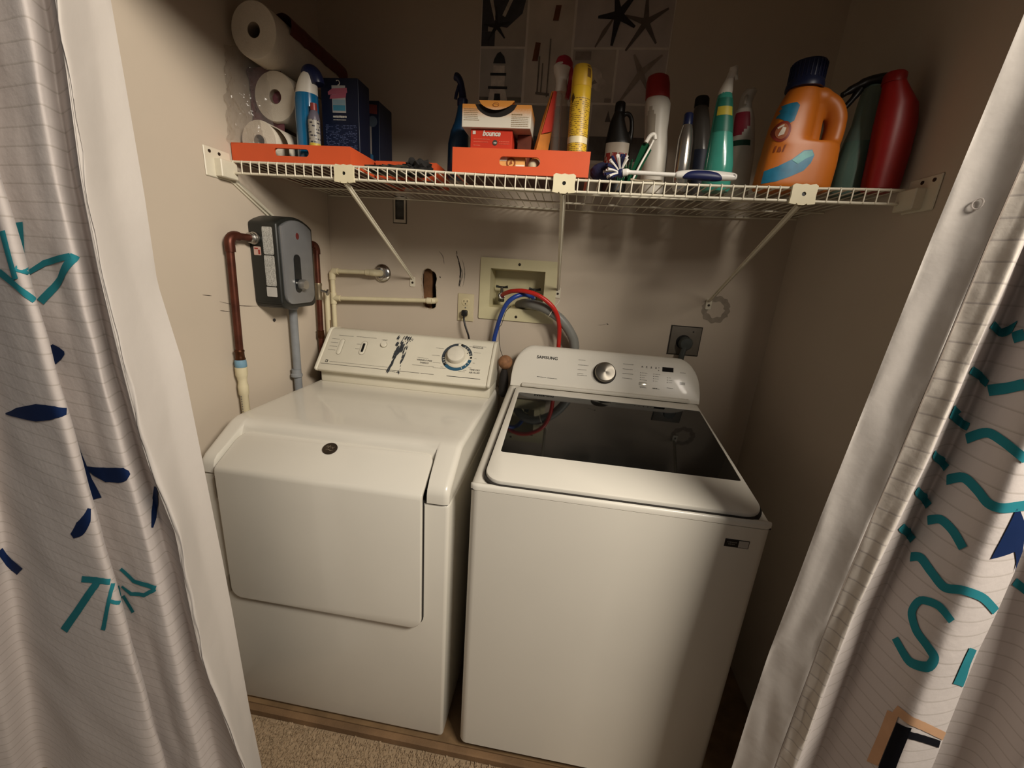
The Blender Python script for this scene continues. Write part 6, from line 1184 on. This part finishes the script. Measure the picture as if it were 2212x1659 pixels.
bm = BM(); hs2 = spline([(1.168, -.464, 1.671), (1.19, -.465, 1.6725), (1.22, -.465, 1.673), (1.26, -.465, 1.6725), (1.295, -.465, 1.672), (1.311, -.465, 1.672)], 6); tube(bm, hs2, rfun=lambda u: .0068+.0062*math.sin(PI*min(1, u*1.02))**.6, r=0, seg=14, flat=.8); hd = obj('handle', bm, BW, t, 60)
bm = BM(); tube(bm, spline([(1.184, -.4685, 1.668), (1.205, -.4695, 1.6705), (1.235, -.470, 1.6705), (1.262, -.4695, 1.669), (1.278, -.468, 1.667)], 6), rfun=lambda u: .003+.0098*math.sin(PI*max(.02, min(.98, u)))**.5, r=0, seg=14, flat=.85); obj('grip', bm, BNV, hd, 60, label='navy soft grip')
bm = BM(); lathe(bm, [(.0036, 0), (.0036, .001)], 1.303, -.4725, 1.672, 12, (0, -1, 0)); obj('hang_hole', bm, mat('hole_grey', '#6d6a64', .6), hd)
bm = BM(); r = bmesh.ops.create_icosphere(bm, subdivisions=3, radius=.012, matrix=Matrix.Translation((1.036, -.452, 1.673))); obj('brush_head', bm, BNV, t, 60)
random.seed(21); wb, nb = BM(), BM(); nbr = 0
hc = Vector((1.034, -.455, 1.674))
tufts = []
for k in range(30):
    th = math.radians(62+random.uniform(-4, 4)+(k % 10)*19); ph = random.uniform(-.75, .25)
    tufts.append(Vector((math.cos(th)*math.cos(ph)-.12, math.sin(ph)*.9, math.sin(th)*math.cos(ph))).normalized())
wm = None
for k, d in enumerate(tufts):
    L = random.uniform(.034, .044); e = hc+d*L; s = hc+d*.008
    if e.z < DK+.002: e.z = DK+.002
    if e.y < -.478: e.y = -.478
    bm = BM(); tube(bm, [s, s.lerp(e, .6)+Vector((0, 0, .001)), e], [.0022, .0026, .0033], 6)
    obj('bristle_tuft', bm, BW if k % 2 == 0 else BNV, t, 40)

t = tag(obj('twine', tube(BM(), spline([(1.062, -.452, 1.6592), (1.085, -.446, 1.6588), (1.105, -.450, 1.6592), (1.128, -.444, 1.6600), (1.142, -.450, 1.6592)], 8), [.0022*(1+.18*(i % 2)) for i in range(33)], 6), mat('twine', '#a99b84', .9), None, 60, (1.10, -.45, DK)), 'short piece of beige twine lying under the shaft of the dish brush', 'twine')

# ------------------------------------------------------------------ curtains
def hermite(a, b, c, d, u):
    m1, m2 = (c-a)*.42, (d-b)*.42
    return (2*u**3-3*u*u+1)*b+(u**3-2*u*u+u)*m1+(-2*u**3+3*u*u)*c+(u**3-u*u)*m2
def zint(row, z):
    if z <= LEV[0]: return row[0]
    if z >= LEV[-1]: return row[-1]
    for i in range(len(LEV)-1):
        if z <= LEV[i+1]:
            k = (z-LEV[i])/(LEV[i+1]-LEV[i]); return row[i]+(row[i+1]-row[i])*k
def csurf(T, s, z):
    n = len(T); i = min(max(int(s), 0), n-2); u = s-i; g = lambda j: T[min(max(j, 0), n-1)]
    return Vector((hermite(*[zint(g(i+k)[1], z) for k in (-1, 0, 1, 2)], u), hermite(*[g(i+k)[0] for k in (-1, 0, 1, 2)], u), z))
def cloth_mat(name, col, lines, wr):
    mt = bpy.data.materials.new(name); mt.use_nodes = True; nt = mt.node_tree; b = nt.nodes['Principled BSDF']
    b.inputs['Roughness'].default_value = .85; b.inputs['Specular IOR Level'].default_value = .2; b.inputs['Sheen Weight'].default_value = .15
    uv = nt.nodes.new('ShaderNodeUVMap'); sp = nt.nodes.new('ShaderNodeSeparateXYZ'); nt.links.new(uv.outputs['UV'], sp.inputs[0])
    tc = nt.nodes.new('ShaderNodeTexCoord'); nz = nt.nodes.new('ShaderNodeTexNoise'); nz.inputs['Scale'].default_value = wr; nz.inputs['Detail'].default_value = 5; nt.links.new(tc.outputs['Object'], nz.inputs['Vector'])
    bp = nt.nodes.new('ShaderNodeBump'); bp.inputs['Strength'].default_value = .22; bp.inputs['Distance'].default_value = .004; nt.links.new(nz.outputs['Fac'], bp.inputs['Height']); nt.links.new(bp.outputs['Normal'], b.inputs['Normal'])
    b.inputs['Base Color'].default_value = lin(col)
    if lines:
        m1 = nt.nodes.new('ShaderNodeMath'); m1.operation = 'MULTIPLY'; m1.inputs[1].default_value = 1/lines; nt.links.new(sp.outputs['Y'], m1.inputs[0])
        fr_ = nt.nodes.new('ShaderNodeMath'); fr_.operation = 'FRACT'; nt.links.new(m1.outputs[0], fr_.inputs[0])
        rp = nt.nodes.new('ShaderNodeValToRGB'); e = rp.color_ramp.elements; e[0].position = 0; e[0].color = lin('#b2a9a2'); e[1].position = .13; e[1].color = lin(col)
        e2 = rp.color_ramp.elements.new(.05); e2.color = lin('#b5aca5'); nt.links.new(fr_.outputs[0], rp.inputs[0]); nt.links.new(rp.outputs[0], b.inputs['Base Color'])
    MATS[name] = mt; return mt
CLOTH = cloth_mat('curtain_cloth', '#c8bfba', .0262, 60); LINING = cloth_mat('curtain_lining', '#c8c1ba', 0, 34); HEM = cloth_mat('curtain_hem', '#d4cbc0', .0262, 60)
def sheet(T, s0, s1, ns, wr, seed, z0=.004, z1=2.005, nz=90, sc=9):
    bm = BM(); uvl = bm.loops.layers.uv.new('UVMap'); g = []
    for i in range(nz+1):
        z = z0+(z1-z0)*i/nz; row = []
        for k in range(ns+1):
            s = s0+(s1-s0)*k/ns; p = csurf(T, s, z); p.z = z
            edge = min(1, min(k, ns-k)/2)
            p.y += wr*noise.noise(Vector((s*1.3+seed, z*sc, seed)))*edge; row.append((bm.verts.new(p), s, z))
        g.append(row)
    for i in range(nz):
        for k in range(ns):
            q = (g[i][k], g[i][k+1], g[i+1][k+1], g[i+1][k]); f = bm.faces.new([a[0] for a in q])
            for l, a in zip(f.loops, q): l[uvl].uv = (a[1], a[2])
    return bm
def prints(parent, T, items, wr, seed, sc=9):
    names = {'teal': 'teal_print', 'navy': 'navy_print', 'orange': 'orange_print', 'black': 'black_print'}
    for col, rows in items:
        bm = BM(); g = []
        rr = []
        for a, b in zip(rows, rows[1:]):
            for q in range(3): rr.append([x+(y-x)*q/3 for x, y in zip(a, b)])
        rr.append(rows[-1])
        for r in rr:
            row = []
            for k in range(5):
                u = k/4; s = r[0]+(r[2]-r[0])*u; z = r[1]+(r[3]-r[1])*u
                p = csurf(T, s, z); du = csurf(T, min(s+.02, len(T)-1), z)-csurf(T, max(s-.02, 0), z); n = du.cross(Vector((0, 0, 1))).normalized()
                p.y += wr*noise.noise(Vector((s*1.3+seed, z*sc, seed)))*min(1, 1)
                row.append(bm.verts.new(p+n*.0012))
            g.append(row)
        for a, b in zip(g, g[1:]):
            for k in range(4): bm.faces.new((a[k], a[k+1], b[k+1], b[k]))
        obj(names[col], bm, mat('ink_'+col, {'teal': '#2c7f8a', 'navy': '#16284f', 'orange': '#c39a78', 'black': '#15161c'}[col], .85, noise_amt=.06, spec=.1), parent, 60)
def hemtube(T, s, r, name, parent, m, dy=0):
    return obj(name, tube(BM(), [csurf(T, s, z/60*2.0+.004)+Vector((0, dy, 0)) for z in range(61)], r, 6), m, parent, 60)
t = thing('curtain', 'white printed fabric curtain gathered at the left of the closet opening', 'curtain', (-.1, -1.02, 0), 'printed closet curtains')
p1 = obj('printed_panel', sheet(TL, 0, 11, 132, .004, 2.0), CLOTH, t, 80)
obj('lining', sheet(TLL, 0, 3, 24, .006, 5.0, sc=14), LINING, t, 80, label='plain white turned-back edge')
hemtube(TL, 11, .0022, 'hem_seam', t, LINING)
prints(p1, TL, PRINT_L, .004, 2.0)
t = thing('curtain', 'white fabric curtain with teal wave print at the right of the closet opening', 'curtain', (1.6, -1.0, 0), 'printed closet curtains')
p2 = obj('printed_panel', sheet(TR, 2, 12, 120, .003, 3.0), CLOTH, t, 80)
obj('lining', sheet(TRL, 0, 2, 20, .005, 6.0, sc=12), LINING, t, 80, label='plain white inner edge strip')
obj('hem_band', sheet(TR, 0, 2, 20, .004, 3.0, sc=22), HEM, t, 80, label='stitched hem band')
hemtube(TR, 0, .0014, 'hem_seam', t, mat('seam_shade', '#8d8177', .85), -.001)
prints(p2, TR, PRINT_R, .003, 3.0)
bm = BM(); P0 = csurf(TRL, .9, 1.540); tube(bm, [csurf(TRL, .9+.17*math.cos(2*PI*k/20), 1.540+.0065*math.sin(2*PI*k/20))+Vector((0, -.004, 0)) for k in range(21)], .0009, 5, False); obj('stitched_ring', bm, HEM, t, 60)
